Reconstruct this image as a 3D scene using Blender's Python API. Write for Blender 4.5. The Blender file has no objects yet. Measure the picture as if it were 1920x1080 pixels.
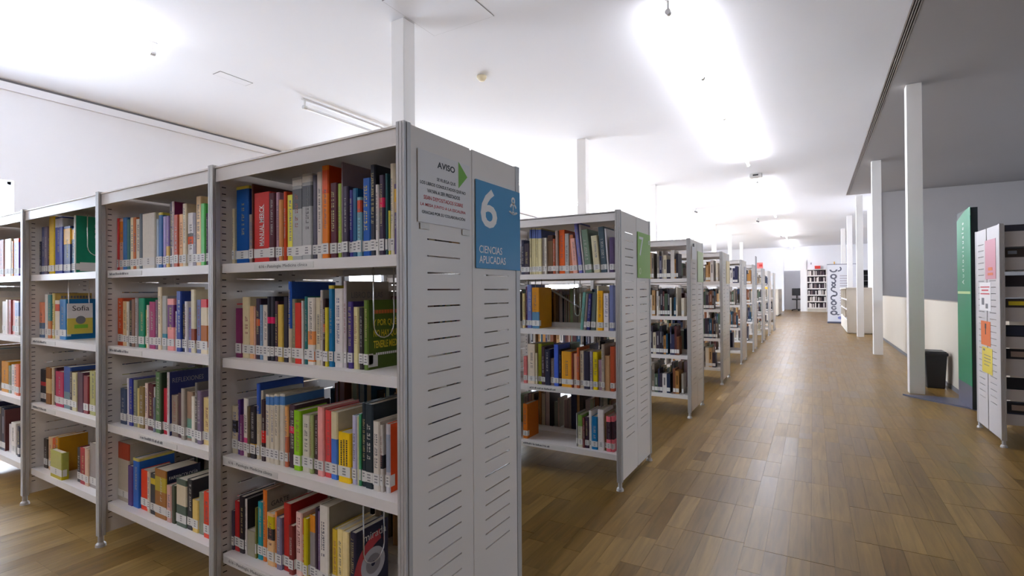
import bpy, bmesh, math, random, colorsys
from mathutils import Matrix, Vector
random.seed(7)
S = bpy.context.scene
COL = S.collection
H = 1.18                      # eye height
ZC = 3.486                    # ceiling height

# ------------------------------------------------------------------ camera
cam_data = bpy.data.cameras.new('camera')
cam = bpy.data.objects.new('camera', cam_data)
COL.objects.link(cam)
YAW, PITCH, ROLL = 0.5333, 0.0065, -0.0066
cy, sy, cp, sp = math.cos(YAW), math.sin(YAW), math.cos(PITCH), math.sin(PITCH)
fwd = Vector((-sy * cp, cy * cp, sp))
rgt0 = Vector((cy, sy, 0))
up0 = rgt0.cross(fwd)
rgt = rgt0 * math.cos(ROLL) + up0 * math.sin(ROLL)
upv = up0 * math.cos(ROLL) - rgt0 * math.sin(ROLL)
cam.matrix_world = Matrix(((rgt.x, upv.x, -fwd.x, 0), (rgt.y, upv.y, -fwd.y, 0), (rgt.z, upv.z, -fwd.z, H), (0, 0, 0, 1)))
cam_data.sensor_width = 36
cam_data.lens = 36 * 957.8 / 1920
cam_data.clip_start = 0.05
cam_data.clip_end = 200
S.camera = cam

# ------------------------------------------------------------------ world, exposure
S.view_settings.view_transform = 'Standard'
S.view_settings.look = 'None'
S.view_settings.gamma = 1
S.view_settings.use_curve_mapping = False
S.view_settings.exposure = 1.84
TUBE_STRENGTH = 18.0
SKY_STRENGTH = 13.0
w = bpy.data.worlds.new('sky')
S.world = w
w.use_nodes = True
bg = w.node_tree.nodes['Background']
bg.inputs[0].default_value = (0.76, 0.84, 1.0, 1)
bg.inputs[1].default_value = SKY_STRENGTH
# bright overcast sky above the horizon, dimmer paved ground below it
wt = w.node_tree
wtc = wt.nodes.new('ShaderNodeTexCoord'); wsp = wt.nodes.new('ShaderNodeSeparateXYZ'); wrp = wt.nodes.new('ShaderNodeValToRGB')
wmr = wt.nodes.new('ShaderNodeMapRange'); wmr.inputs[1].default_value = -1; wmr.inputs[2].default_value = 1
wt.links.new(wtc.outputs['Generated'], wsp.inputs[0]); wt.links.new(wsp.outputs['Z'], wmr.inputs[0]); wt.links.new(wmr.outputs[0], wrp.inputs[0])
wrp.color_ramp.elements[0].position = 0.48; wrp.color_ramp.elements[0].color = (0.46, 0.48, 0.54, 1)
wrp.color_ramp.elements[1].position = 0.54; wrp.color_ramp.elements[1].color = (0.76, 0.84, 1.0, 1)
wt.links.new(wrp.outputs[0], bg.inputs[0])
cy_ = S.cycles
cy_.max_bounces = 8
cy_.diffuse_bounces = 5
cy_.glossy_bounces = 3
cy_.transmission_bounces = 6
cy_.transparent_max_bounces = 8
cy_.caustics_reflective = False
cy_.caustics_refractive = False
cy_.sample_clamp_indirect = 6.0
cy_.use_light_tree = True
S.cycles.use_denoising = True

def portal(name, loc, rot, sx, syy):
    """light portal: only guides sampling of the sky through a real window opening"""
    d = bpy.data.lights.new(name, 'AREA')
    d.shape = 'RECTANGLE'; d.size = sx; d.size_y = syy
    d.cycles.is_portal = True
    o = bpy.data.objects.new(name, d); COL.objects.link(o)
    o.location = loc; o.rotation_euler = rot

# ------------------------------------------------------------------ materials
def lin(c):
    return tuple(((v / 255) / 12.92 if v / 255 <= 0.04045 else ((v / 255 + 0.055) / 1.055) ** 2.4) for v in c)

def rich(c, k=1.10):
    g_ = .3 * c[0] + .59 * c[1] + .11 * c[2]
    return tuple(max(0.004, g_ + (v - g_) * k) for v in c)
def mat(name, color, rough=0.5, metal=0.0, bump=0.0, bscale=200.0, vary=0.0, vscale=3.0, spec=0.5):
    m = bpy.data.materials.new(name); m.use_nodes = True
    nt = m.node_tree; b = nt.nodes['Principled BSDF']
    b.inputs['Base Color'].default_value = (*color, 1)
    b.inputs['Roughness'].default_value = rough
    b.inputs['Metallic'].default_value = metal
    b.inputs['Specular IOR Level'].default_value = spec
    if bump or vary:
        tc = nt.nodes.new('ShaderNodeTexCoord')
    if bump:
        n = nt.nodes.new('ShaderNodeTexNoise'); n.inputs['Scale'].default_value = bscale
        bp = nt.nodes.new('ShaderNodeBump'); bp.inputs['Strength'].default_value = bump; bp.inputs['Distance'].default_value = 0.002
        nt.links.new(tc.outputs['Object'], n.inputs['Vector'])
        nt.links.new(n.outputs['Fac'], bp.inputs['Height'])
        nt.links.new(bp.outputs['Normal'], b.inputs['Normal'])
    if vary:
        n2 = nt.nodes.new('ShaderNodeTexNoise'); n2.inputs['Scale'].default_value = vscale; n2.inputs['Detail'].default_value = 4
        mx = nt.nodes.new('ShaderNodeMix'); mx.data_type = 'RGBA'
        mx.inputs[6].default_value = (*[c * (1 - vary) for c in color], 1)
        mx.inputs[7].default_value = (*[min(1, c * (1 + vary)) for c in color], 1)
        nt.links.new(tc.outputs['Object'], n2.inputs['Vector'])
        nt.links.new(n2.outputs['Fac'], mx.inputs[0])
        nt.links.new(mx.outputs[2], b.inputs['Base Color'])
    return m

def mat_attr(name, rough=0.45, gain=1.0, spec=0.5):
    """colour comes from the per-face colour attribute of the thing itself"""
    m = bpy.data.materials.new(name); m.use_nodes = True
    nt = m.node_tree; b = nt.nodes['Principled BSDF']
    a = nt.nodes.new('ShaderNodeVertexColor'); a.layer_name = 'Col'
    tc = nt.nodes.new('ShaderNodeTexCoord')
    n = nt.nodes.new('ShaderNodeTexNoise'); n.inputs['Scale'].default_value = 60
    mr = nt.nodes.new('ShaderNodeMapRange'); mr.inputs[3].default_value = 0.9 * gain; mr.inputs[4].default_value = 1.08 * gain
    mx = nt.nodes.new('ShaderNodeVectorMath'); mx.operation = 'SCALE'
    nt.links.new(tc.outputs['Object'], n.inputs['Vector'])
    nt.links.new(n.outputs['Fac'], mr.inputs[0])
    nt.links.new(a.outputs['Color'], mx.inputs[0])
    nt.links.new(mr.outputs[0], mx.inputs['Scale'])
    nt.links.new(mx.outputs[0], b.inputs['Base Color'])
    b.inputs['Roughness'].default_value = rough
    b.inputs['Specular IOR Level'].default_value = spec
    return m

def emit(name, color, strength):
    m = bpy.data.materials.new(name); m.use_nodes = True
    b = m.node_tree.nodes['Principled BSDF']
    b.inputs['Base Color'].default_value = (0.9, 0.9, 0.9, 1)
    b.inputs['Emission Color'].default_value = (*color, 1)
    b.inputs['Emission Strength'].default_value = strength
    return m

M = {}
M['wall'] = mat('painted_plaster', (0.80, 0.80, 0.83), 0.7, bump=0.15, bscale=120, vary=0.02)
M['ceiling'] = mat('ceiling_paint', (0.875, 0.885, 0.935), 0.8, vary=0.015, vscale=1.2)
M['cream'] = mat('cream_paint', (0.56, 0.50, 0.41), 0.55, vary=0.03)
M['stair_wall'] = mat('shaded_stair_wall', (0.39, 0.37, 0.365), 0.7, vary=0.03)  # stairwell shade is put into the wall colour
M['ceiling_shaded'] = mat('shaded_ceiling_paint', (0.36, 0.345, 0.345), 0.8, vary=0.015)  # ceiling paint darkened beyond the slots to carry the stairwell shade
M['window_white'] = mat('window_frame_paint', (0.85, 0.85, 0.86), 0.4)
M['call_ink'] = mat('call_number_print', (0.26, 0.25, 0.25), 0.6)
M['stair_floor'] = mat('dark_stair_floor', (0.10, 0.10, 0.115), 0.6)
M['column'] = mat('column_paint', (0.80, 0.775, 0.75), 0.5, vary=0.02)
M['powder'] = mat('powder_coat_white', (0.80, 0.74, 0.69), 0.42, bump=0.06, bscale=700, vary=0.02)
M['powder_dimmed'] = mat('powder_coat_dimmed', (0.52, 0.485, 0.475), 0.45, bump=0.06, bscale=700)  # white rack coat with the media rack's dimness put into its colour
M['shelf'] = mat('shelf_coat_white', (0.80, 0.755, 0.725), 0.42, bump=0.05, bscale=700)
M['alu'] = mat('brushed_aluminium', (0.50, 0.485, 0.475), 0.5, 0.25, vary=0.05, vscale=25)
M['wire'] = mat('chromed_wire', (0.7, 0.7, 0.7), 0.25, 1.0)
M['black'] = mat('black_plastic', (0.018, 0.018, 0.02), 0.45, vary=0.2, vscale=6)
M['slot'] = mat('dark_slot', (0.02, 0.02, 0.022), 0.8)
M['pages'] = mat('page_block', (0.62, 0.56, 0.45), 0.8, vary=0.12, vscale=40)
M['sticker'] = mat('call_label_paper', (0.72, 0.70, 0.66), 0.6, vary=0.03, vscale=50)
M['ink'] = mat('dark_ink', (0.03, 0.03, 0.035), 0.6)
M['ink_grey'] = mat('grey_ink', (0.16, 0.155, 0.165), 0.6)
M['ink_red'] = mat('red_ink', (0.55, 0.05, 0.06), 0.6)
M['ink_white'] = mat('white_ink', (0.80, 0.79, 0.77), 0.5)
M['ink_yellow'] = mat('yellow_ink', (0.72, 0.55, 0.02), 0.5)
M['ink_orange'] = mat('orange_ink', (0.55, 0.12, 0.02), 0.5)
M['book'] = mat_attr('book_cover', 0.45, 1.12, 0.3)
M['glyph'] = mat_attr('spine_print', 0.5, 1.0)
M['paper'] = mat('paper_sheet', (0.76, 0.73, 0.72), 0.35)
M['sign_blue'] = mat('blue_sign_vinyl', lin((82, 152, 198)), 0.22)
M['sign_green'] = mat('green_sign_vinyl', lin((128, 178, 60)), 0.3)
M['sign_pale'] = mat('pale_green_sign_vinyl', lin((186, 206, 140)), 0.3)
M['sign_yellow'] = mat('yellow_sign_vinyl', lin((225, 195, 110)), 0.3)
M['sign_grey'] = mat('grey_sign_vinyl', lin((150, 145, 150)), 0.3)
M['arrow_green'] = mat('green_print', lin((110, 175, 30)), 0.4)
M['totem_green'] = mat('green_totem_panel', lin((16, 126, 86)), 0.4, vary=0.04)
M['slate'] = mat('slate_grey_metal', lin((96, 98, 118)), 0.35, 0.3, vary=0.06)
M['dark_edge'] = mat('dark_edge', (0.02, 0.03, 0.035), 0.5)
M['pink'] = mat('pink_paper', lin((192, 132, 142)), 0.5)
M['orange'] = mat('orange_paper', lin((205, 105, 50)), 0.5)
M['yellow'] = mat('yellow_paper', lin((205, 185, 70)), 0.5)
M['redcard'] = mat('red_card', lin((215, 60, 50)), 0.5)
M['pinkcard'] = mat('pink_card', lin((240, 135, 130)), 0.5)
M['yellowcard'] = mat('amber_card', lin((225, 170, 40)), 0.5)
M['detector'] = mat('yellowed_plastic', lin((228, 214, 180)), 0.45)
M['grille'] = mat('grille_dark', (0.03, 0.027, 0.025), 0.6)
M['grille_fin'] = mat('grille_aluminium', (0.42, 0.38, 0.36), 0.4, 0.6)
M['disc'] = mat('disc_white', (0.62, 0.62, 0.66), 0.2)
M['banner'] = mat('banner_fabric', (0.72, 0.72, 0.76), 0.6)
M['banner_ink'] = mat('banner_print', (0.13, 0.13, 0.17), 0.6)
M['banner_pale'] = mat('banner_pale_print', (0.48, 0.44, 0.47), 0.6)
M['banner_blue'] = mat('banner_blue_print', (0.20, 0.22, 0.50), 0.6)
M['tube'] = emit('fluorescent_tube', (0.92, 0.925, 1.0), TUBE_STRENGTH)
M['tube_off'] = mat('unlit_tube_glass', (0.82, 0.82, 0.83), 0.3)
M['fitting'] = mat('lamp_fitting', (0.7, 0.69, 0.68), 0.4)
g = bpy.data.materials.new('window_glass'); g.use_nodes = True
nt = g.node_tree; nt.nodes.remove(nt.nodes['Principled BSDF'])
tr = nt.nodes.new('ShaderNodeBsdfTransparent'); gl = nt.nodes.new('ShaderNodeBsdfGlossy'); gl.inputs['Roughness'].default_value = 0.03
mxs = nt.nodes.new('ShaderNodeMixShader'); mxs.inputs[0].default_value = 0.06
tr.inputs[0].default_value = (0.93, 0.96, 0.97, 1)
nt.links.new(tr.outputs[0], mxs.inputs[1]); nt.links.new(gl.outputs[0], mxs.inputs[2])
nt.links.new(mxs.outputs[0], nt.nodes['Material Output'].inputs[0])
M['glass'] = g

def wood_material():
    m = bpy.data.materials.new('oak_parquet'); m.use_nodes = True
    nt = m.node_tree; b = nt.nodes['Principled BSDF']; L = nt.links.new
    a = nt.nodes.new('ShaderNodeVertexColor'); a.layer_name = 'Col'
    sep = nt.nodes.new('ShaderNodeSeparateColor')
    L(a.outputs['Color'], sep.inputs[0])
    oi = nt.nodes.new('ShaderNodeObjectInfo')
    ri = nt.nodes.new('ShaderNodeMath'); ri.operation = 'ADD'
    L(oi.outputs['Random'], ri.inputs[0]); L(sep.outputs[0], ri.inputs[1])
    fr = nt.nodes.new('ShaderNodeMath'); fr.operation = 'FRACT'; L(ri.outputs[0], fr.inputs[0])
    geo = nt.nodes.new('ShaderNodeNewGeometry')
    mp = nt.nodes.new('ShaderNodeMapping'); mp.inputs['Scale'].default_value = (38, 2.6, 1)
    off = nt.nodes.new('ShaderNodeVectorMath'); off.operation = 'ADD'
    comb = nt.nodes.new('ShaderNodeCombineXYZ')
    sc7 = nt.nodes.new('ShaderNodeMath'); sc7.operation = 'MULTIPLY'; sc7.inputs[1].default_value = 37.0
    L(fr.outputs[0], sc7.inputs[0]); L(sc7.outputs[0], comb.inputs[2])
    L(geo.outputs['Position'], mp.inputs[0]); L(mp.outputs[0], off.inputs[0]); L(comb.outputs[0], off.inputs[1])
    grain = nt.nodes.new('ShaderNodeTexNoise'); grain.inputs['Scale'].default_value = 1.0; grain.inputs['Detail'].default_value = 5; grain.inputs['Distortion'].default_value = 0.6
    L(off.outputs[0], grain.inputs['Vector'])
    r1 = nt.nodes.new('ShaderNodeValToRGB')
    e = r1.color_ramp.elements
    e[0].position = 0.0; e[0].color = (*WOOD[0], 1)
    e[1].position = 1.0; e[1].color = (*WOOD[3], 1)
    x = e.new(0.35); x.color = (*WOOD[1], 1)
    x = e.new(0.7); x.color = (*WOOD[2], 1)
    L(fr.outputs[0], r1.inputs[0])
    mr = nt.nodes.new('ShaderNodeMapRange'); mr.inputs[1].default_value = 0.25; mr.inputs[2].default_value = 0.75
    mr.inputs[3].default_value = 0.72; mr.inputs[4].default_value = 1.26
    L(grain.outputs['Fac'], mr.inputs[0])
    worn = nt.nodes.new('ShaderNodeTexNoise'); worn.inputs['Scale'].default_value = 0.9; worn.inputs['Detail'].default_value = 3
    L(geo.outputs['Position'], worn.inputs['Vector'])
    mr2 = nt.nodes.new('ShaderNodeMapRange'); mr2.inputs[3].default_value = 0.88; mr2.inputs[4].default_value = 1.1
    L(worn.outputs['Fac'], mr2.inputs[0])
    mul = nt.nodes.new('ShaderNodeMath'); mul.operation = 'MULTIPLY'
    L(mr.outputs[0], mul.inputs[0]); L(mr2.outputs[0], mul.inputs[1])
    sc = nt.nodes.new('ShaderNodeVectorMath'); sc.operation = 'SCALE'
    L(r1.outputs[0], sc.inputs[0]); L(mul.outputs[0], sc.inputs['Scale'])
    L(sc.outputs[0], b.inputs['Base Color'])
    mr3 = nt.nodes.new('ShaderNodeMapRange'); mr3.inputs[3].default_value = 0.29; mr3.inputs[4].default_value = 0.40
    L(fr.outputs[0], mr3.inputs[0]); L(mr3.outputs[0], b.inputs['Roughness'])
    b.inputs['Specular IOR Level'].default_value = 0.32
    bp = nt.nodes.new('ShaderNodeBump'); bp.inputs['Strength'].default_value = 0.03; bp.inputs['Distance'].default_value = 0.001
    L(grain.outputs['Fac'], bp.inputs['Height']); L(bp.outputs['Normal'], b.inputs['Normal'])
    return m
WOOD = [(0.160, 0.088, 0.021), (0.20, 0.115, 0.028), (0.23, 0.135, 0.035), (0.275, 0.168, 0.050)]
M['wood'] = wood_material()
M['subfloor'] = mat('subfloor', (0.05, 0.035, 0.02), 0.8)

# ------------------------------------------------------------------ mesh helpers
class MB:
    def __init__(s):
        s.v = []; s.f = []; s.c = []
    def quad(s, a, b, c, d, col=None):
        i = len(s.v); s.v += [a, b, c, d]; s.f.append((i, i + 1, i + 2, i + 3)); s.c.append(col); return s
    def box(s, x0, x1, y0, y1, z0, z1, col=None, skip=''):
        i = len(s.v)
        s.v += [(x0, y0, z0), (x1, y0, z0), (x1, y1, z0), (x0, y1, z0), (x0, y0, z1), (x1, y0, z1), (x1, y1, z1), (x0, y1, z1)]
        F = {'b': (0, 3, 2, 1), 't': (4, 5, 6, 7), 'f': (0, 1, 5, 4), 'r': (1, 2, 6, 5), 'k': (2, 3, 7, 6), 'l': (3, 0, 4, 7)}
        for k, q in F.items():
            if k not in skip:
                s.f.append(tuple(i + n for n in q)); s.c.append(col)
        return s
    def prism(s, poly, z0, z1, col=None, caps=True):
        """vertical prism over a counter-clockwise xy outline"""
        i = len(s.v); n = len(poly)
        s.v += [(x, y, z0) for x, y in poly] + [(x, y, z1) for x, y in poly]
        for k in range(n):
            s.f.append((i + k, i + (k + 1) % n, i + n + (k + 1) % n, i + n + k)); s.c.append(col)
        if caps:
            s.f.append(tuple(i + n + k for k in range(n))); s.c.append(col)
            s.f.append(tuple(i + n - 1 - k for k in range(n))); s.c.append(col)
        return s
    def tube(s, pts, r, n=8, col=None, caps=True):
        pts = [Vector(p) for p in pts]
        i0 = len(s.v); up = None
        for k, p in enumerate(pts):
            d = (pts[min(k + 1, len(pts) - 1)] - pts[max(k - 1, 0)]).normalized()
            if up is None:
                up = d.orthogonal().normalized()
            up = (up - d * up.dot(d)).normalized()
            sd = d.cross(up)
            for a in range(n):
                t = 2 * math.pi * a / n
                s.v.append(tuple(p + (up * math.cos(t) + sd * math.sin(t)) * r))
        for k in range(len(pts) - 1):
            for a in range(n):
                b = (a + 1) % n
                s.f.append((i0 + k * n + a, i0 + k * n + b, i0 + (k + 1) * n + b, i0 + (k + 1) * n + a)); s.c.append(col)
        if caps:
            s.f.append(tuple(i0 + n - 1 - a for a in range(n))); s.c.append(col)
            q = i0 + (len(pts) - 1) * n
            s.f.append(tuple(q + a for a in range(n))); s.c.append(col)
        return s
    def lathe(s, prof, n=20, c=(0, 0), col=None):
        """prof: list of (r, z)"""
        i0 = len(s.v)
        for r, z in prof:
            for a in range(n):
                t = 2 * math.pi * a / n
                s.v.append((c[0] + r * math.cos(t), c[1] + r * math.sin(t), z))
        for k in range(len(prof) - 1):
            for a in range(n):
                b = (a + 1) % n
                s.f.append((i0 + k * n + a, i0 + k * n + b, i0 + (k + 1) * n + b, i0 + (k + 1) * n + a)); s.c.append(col)
        s.f.append(tuple(i0 + n - 1 - a for a in range(n))); s.c.append(col)
        q = i0 + (len(prof) - 1) * n
        s.f.append(tuple(q + a for a in range(n))); s.c.append(col)
        return s
    def mesh(s, name, m):
        me = bpy.data.meshes.new(name)
        me.from_pydata(s.v, [], s.f)
        if m is not None:
            me.materials.append(m)
        if any(c is not None for c in s.c):
            at = me.color_attributes.new('Col', 'FLOAT_COLOR', 'CORNER')
            buf = []
            for p, c in zip(me.polygons, s.c):
                c = c or (0.5, 0.5, 0.5)
                buf += [c[0], c[1], c[2], 1.0] * p.loop_total
            at.data.foreach_set('color', buf)
        me.update()
        return me
    def build(s, name, m, parent=None, loc=None):
        return link(name, s.mesh(name, m), parent, loc)

def link(name, me, parent=None, loc=None):
    o = bpy.data.objects.new(name, me)
    COL.objects.link(o)
    if parent: o.parent = parent
    if loc is not None: o.location = loc
    return o
def empty(name, loc=(0, 0, 0), rz=0):
    o = bpy.data.objects.new(name, None); COL.objects.link(o)
    o.location = loc; o.rotation_euler = (0, 0, rz); o.empty_display_size = 0.1
    return o
def tag(o, label=None, cat=None, group=None, kind=None):
    if label: o['label'] = label
    if cat: o['category'] = cat
    if group: o['group'] = group
    if kind: o['kind'] = kind
    return o
def struct(name, mb, m, parent=None):
    o = mb.build(name, m, parent)
    if parent is None: o['kind'] = 'structure'
    return o
def smooth(o, ang=40):
    for p in o.data.polygons: p.use_smooth = True
    return o
def bevel(o, wd=0.003, seg=2):
    b = o.modifiers.new('bevel', 'BEVEL'); b.width = wd; b.segments = seg; b.limit_method = 'ANGLE'
    return o

def text(name, body, m, origin, xdir, ydir, height=None, width=None, parent=None, depth=0.0003, align='LEFT', bold=0.0, sx=1.0):
    """printed lettering: flat letter outlines laid on a real surface"""
    cu = bpy.data.curves.new(name, 'FONT')
    cu.body = body; cu.size = 1.0; cu.fill_mode = 'FRONT'; cu.resolution_u = 3; cu.offset = bold
    tmp = bpy.data.objects.new(name, cu); COL.objects.link(tmp)
    dg = bpy.context.evaluated_depsgraph_get()
    me = bpy.data.meshes.new_from_object(tmp.evaluated_get(dg))
    bpy.data.objects.remove(tmp); bpy.data.curves.remove(cu)
    xs = [v.co.x for v in me.vertices]; ys = [v.co.y for v in me.vertices]
    x0, x1, y0, y1 = min(xs), max(xs), min(ys), max(ys)
    X, Y = Vector(xdir), Vector(ydir); N = X.cross(Y)
    sy_ = (height / (y1 - y0)) if height else None
    sx_ = (width / (x1 - x0)) if width else None
    if sy_ is None: sy_ = sx_
    if sx_ is None: sx_ = sy_ * sx
    dx = 0 if align == 'LEFT' else (x1 - x0) / 2
    O = Vector(origin)
    for v in me.vertices:
        v.co = O + X * ((v.co.x - x0 - dx) * sx_) + Y * ((v.co.y - y0) * sy_) + N * depth
    me.materials.clear(); me.materials.append(m)
    return link(name, me, parent)

ORD = ['zeroth', 'first', 'second', 'third', 'fourth', 'fifth', 'sixth', 'seventh', 'eighth', 'ninth', 'tenth', 'eleventh', 'twelfth', 'thirteenth', 'fourteenth', 'fifteenth', 'sixteenth']

# ================================================================== the setting
XW = -7.45; XR = 1.385; YB = -9.0; YF = 31.5
XE = 8.5                                    # far side of the stairwell
# floor: subfloor slab + oak strips, with a stair void behind the parapet
sub = MB()
sub.box(XW, 1.5, YB, YF + 3, -0.2, -0.004)
sub.box(1.5, XE, YB, 6.3, -0.2, -0.004)
sub.box(1.5, XE, 15.0, YF + 3, -0.2, -0.004)
floor = struct('floor', sub, M['subfloor'])
PW, PL = 0.0895, 0.52
cells = []
rp = random.Random(3)
nx = int((XE - XW) / PW)
for blk in range(0, nx, 5):                       # parquet blocks five strips wide
    off = rp.random() * PL
    y = YB - off
    while y < YF + 3:
        ln = PL * rp.choice((0.85, 0.85, 1.0))
        if y + ln > YF + 3: ln = YF + 3 - y
        tone = rp.random()
        for q in range(5):
            x = XW + (blk + q) * PW
            if blk + q < nx and ln > 0.05 and y >= YB and not (x + PW > 1.5 and 6.3 < y + ln and y < 15.0):
                if rp.random() < .25 and ln > .3:
                    c1 = ln * rp.choice((.4, .5, .6))
                    cells.append((x, y, c1, tone)); cells.append((x, y + c1, ln - c1, tone))
                else: cells.append((x, y, ln, tone))
        y += ln
cells = [c for c in cells if c[2] > 0.05]
def cam_px(px, py):
    d = Vector((px, py, -H)); zf = d.dot(fwd)
    if zf < 0.3: return None
    u = 960 + 957.8 * d.dot(rgt) / zf; v = 540 - 957.8 * d.dot(upv) / zf
    return (u, v, zf)
near = []
for k, (x, y, ln, tone) in enumerate(cells):
    if not (-1.0 < x < 1.35 or (x < -1.0 and 1.75 < y < 2.9) or (x < -1.0 and y < 1.0)): continue
    q = cam_px(x + PW / 2, y + ln / 2)
    if q and -40 < q[0] < 1960 and q[1] < 1110:
        near.append((q[2], k))
near.sort()
near = set(k for _, k in near[:300])
pm = {}
rest = MB()
for k, (x, y, ln, tone) in enumerate(cells):
    dz = rp.uniform(-0.00008, 0.00008)
    g1 = 0.0004
    if k in near:
        key = round(ln, 2)
        if key not in pm:
            pm[key] = MB().box(g1, PW - g1, g1, key - g1, -0.012, 0.0, (0.0, 0, 0), 'b').mesh('plank', M['wood'])
        o = link('plank', pm[key], floor, (x, y, dz))
        o.rotation_euler = (rp.uniform(-.0003, .0003), rp.uniform(-.0008, .0008), 0)
    elif y > -2.5:
        rest.box(x + g1, x + PW - g1, y + g1, y + ln - g1, -0.012, dz, ((tone * .4 + rp.random() * .6) % 1.0, 0, 0), 'b')
tag(rest.build('planks', M['wood'], floor), kind='stuff')

# ceiling with the sunken slots of the linear air diffuser
SX0, SX1, SYE = 0.705, 0.775, 15.0
cl = MB()
cl.box(XW - .2, SX0, YB, YF + 3, ZC, ZC + 0.25)
cl.box(SX0, XE + .2, SYE, YF + 3, ZC, ZC + 0.25)
struct('ceiling', cl, M['ceiling'])
struct('ceiling', MB().box(SX1, XE + .2, YB, SYE, ZC, ZC + 0.25), M['ceiling_shaded'])
df = empty('ceiling_diffuser', (0.74, 6, ZC)); df['label'] = 'long triple-slot linear air diffuser running along the ceiling right of the corridor'; df['category'] = 'air vent'
MB().box(SX0 - .74, SX1 - .74, YB - 6, SYE - 6, 0.06, 0.08).build('backing', M['grille'], df)
for i in range(4):
    xx = SX0 + 0.002 + i * (SX1 - SX0 - 0.004 - 0.009) / 3 - .74
    MB().box(xx, xx + 0.009, YB - 6, SYE - 6, -0.002, 0.03).build('fin', M['grille_fin'], df)

# walls -----------------------------------------------------------
def wall_with_holes_x(x0, x1, y0, y1, z0, z1, holes):
    """wall slab normal to X with rectangular openings (ya, yb, za, zb)"""
    mb = MB(); y = y0
    for (ya, yb, za, zb) in sorted(holes):
        mb.box(x0, x1, y, ya, z0, z1)
        mb.box(x0, x1, ya, yb, z0, za); mb.box(x0, x1, ya, yb, zb, z1)
        y = yb
    mb.box(x0, x1, y, y1, z0, z1)
    return mb
wins = [(0.1, 2.02, 0.95, 2.41), (6.2, 9.8, 0.95, 2.41), (10.6, 14.2, 0.95, 2.41), (15.0, 18.6, 0.95, 2.41), (19.4, 23.0, 0.95, 2.41), (23.8, 27.4, 0.95, 2.41)]
struct('wall_left', wall_with_holes_x(XW - 0.25, XW, YB, YF + 3, -0.2, ZC + .1, wins), M['wall'])
for i, (ya, yb, za, zb) in enumerate(wins):
    wn = empty('window_%d' % (i + 1), (XW - 0.12, (ya + yb) / 2, za)); wn['kind'] = 'structure'
    hw = (yb - ya) / 2; hh = zb - za
    fr = MB()
    fr.box(-.03, .03, -hw, -hw + .03, 0, hh); fr.box(-.03, .03, hw - .03, hw, 0, hh)
    fr.box(-.03, .03, -hw, hw, 0, .03); fr.box(-.03, .03, -hw, hw, hh - .03, hh)
    fr.box(-.03, .03, -.03, .03, .05, hh - .03)
    fr.build('window_frame', M['window_white'], wn)
    for s in (-1, 1):
        MB().box(-.004, .004, min(s * .03, s * (hw - .03)), max(s * .03, s * (hw - .03)), .05, hh - .03).build('pane', M['glass'], wn)
    portal('daylight_portal', (XW - 0.02, (ya + yb) / 2, (za + zb) / 2), (0, -math.pi / 2, 0), hh, yb - ya)
struct('wall_back', MB().box(XW - .25, XE + .2, YB - .2, YB, -.2, ZC + .1), M['wall'])
# far wall with the dark doorway
DX0, DX1, DZ = -1.41, -0.61, 2.19
fw_ = MB()
fw_.box(XW, DX0, YF, YF + .2, -.2, ZC + .1); fw_.box(DX1, XE + .2, YF, YF + .2, -.2, ZC + .1); fw_.box(DX0, DX1, YF, YF + .2, DZ, ZC + .1)
struct('wall_far', fw_, M['wall'])
struct('wall_recess', MB().box(-3.0, 1.0, YF + 2.4, YF + 2.6, -.2, ZC + .1).box(0.95, 1.1, YF + .2, YF + 2.6, -.2, ZC + .1).box(-3.1, -3.0, YF + .2, YF + 2.6, -.2, ZC + .1), M['wall'])
tr_ = MB(); tr_.box(DX1, DX1 + 0.29, YF - 0.06, YF, 0, 2.75)
struct('trim_1', tr_, M['column'])
tr_ = MB(); tr_.box(DX0 - .02, DX0 + .02, YF - 0.03, YF, 0, ZC); 
struct('trim_2', tr_, M['wall'])
# stairwell parapet, its back wall, the corridor wall beyond
struct('wall_parapet', MB().box(XR, 1.5, 6.3, 15.0, -.2, 1.02).box(1.5, XE, 6.18, 6.3, -.2, 1.02), M['cream'])
struct('wall_stair', MB().box(XR + .01, XE + .2, 15.0, 15.2, -3.2, ZC + .1), M['stair_wall'])
struct('trim_5', MB().box(XR, XR + .01, 14.97, 15.2, -.2, ZC), M['column'])  # pale strip for the brightly lit wall end, beside the shade-darkened wall
struct('wall_right', wall_with_holes_x(XE, XE + .25, YB, 15.0, -3.2, ZC + .1, [(6.1, 9.1, 1.6, 2.6)]), M['wall'])
struct('wall_corridor', MB().box(XR, 1.55, 15.2, 18.3, -.2, ZC + .1), M['wall'])
struct('wall_nook', MB().box(1.55, 3.4, 18.15, 18.3, -.2, ZC + .1).box(3.4, 3.6, 18.15, YF, -.2, ZC + .1), M['wall'])
struct('floor_lower', MB().box(1.5, XE + .2, 6.1, 15.2, -3.2, -3.0), M['stair_floor'])
struct('wall_lower', MB().box(1.4, 1.5, 6.1, 15.0, -3.2, -.2).box(1.5, XE, 6.1, 6.18, -3.2, -.2), M['wall'])
wn = empty('window_7', (XE + 0.12, 7.6, 1.6)); wn['kind'] = 'structure'
fr = MB().box(-.03, .03, -1.5, -1.45, 0, 1).box(-.03, .03, 1.45, 1.5, 0, 1).box(-.03, .03, -1.5, 1.5, 0, .05).box(-.03, .03, -1.5, 1.5, .95, 1)
fr.box(-.03, .03, -.03, .03, .05, .95)
fr.build('window_frame', M['window_white'], wn)
for k in range(2): MB().box(-.004, .004, -1.45 + k * 1.48, -1.45 + k * 1.48 + 1.42, .05, .95).build('pane', M['glass'], wn)
portal('daylight_portal', (XE - .02, 7.6, 2.1), (0, math.pi / 2, 0), 1.0, 3.0)
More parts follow.
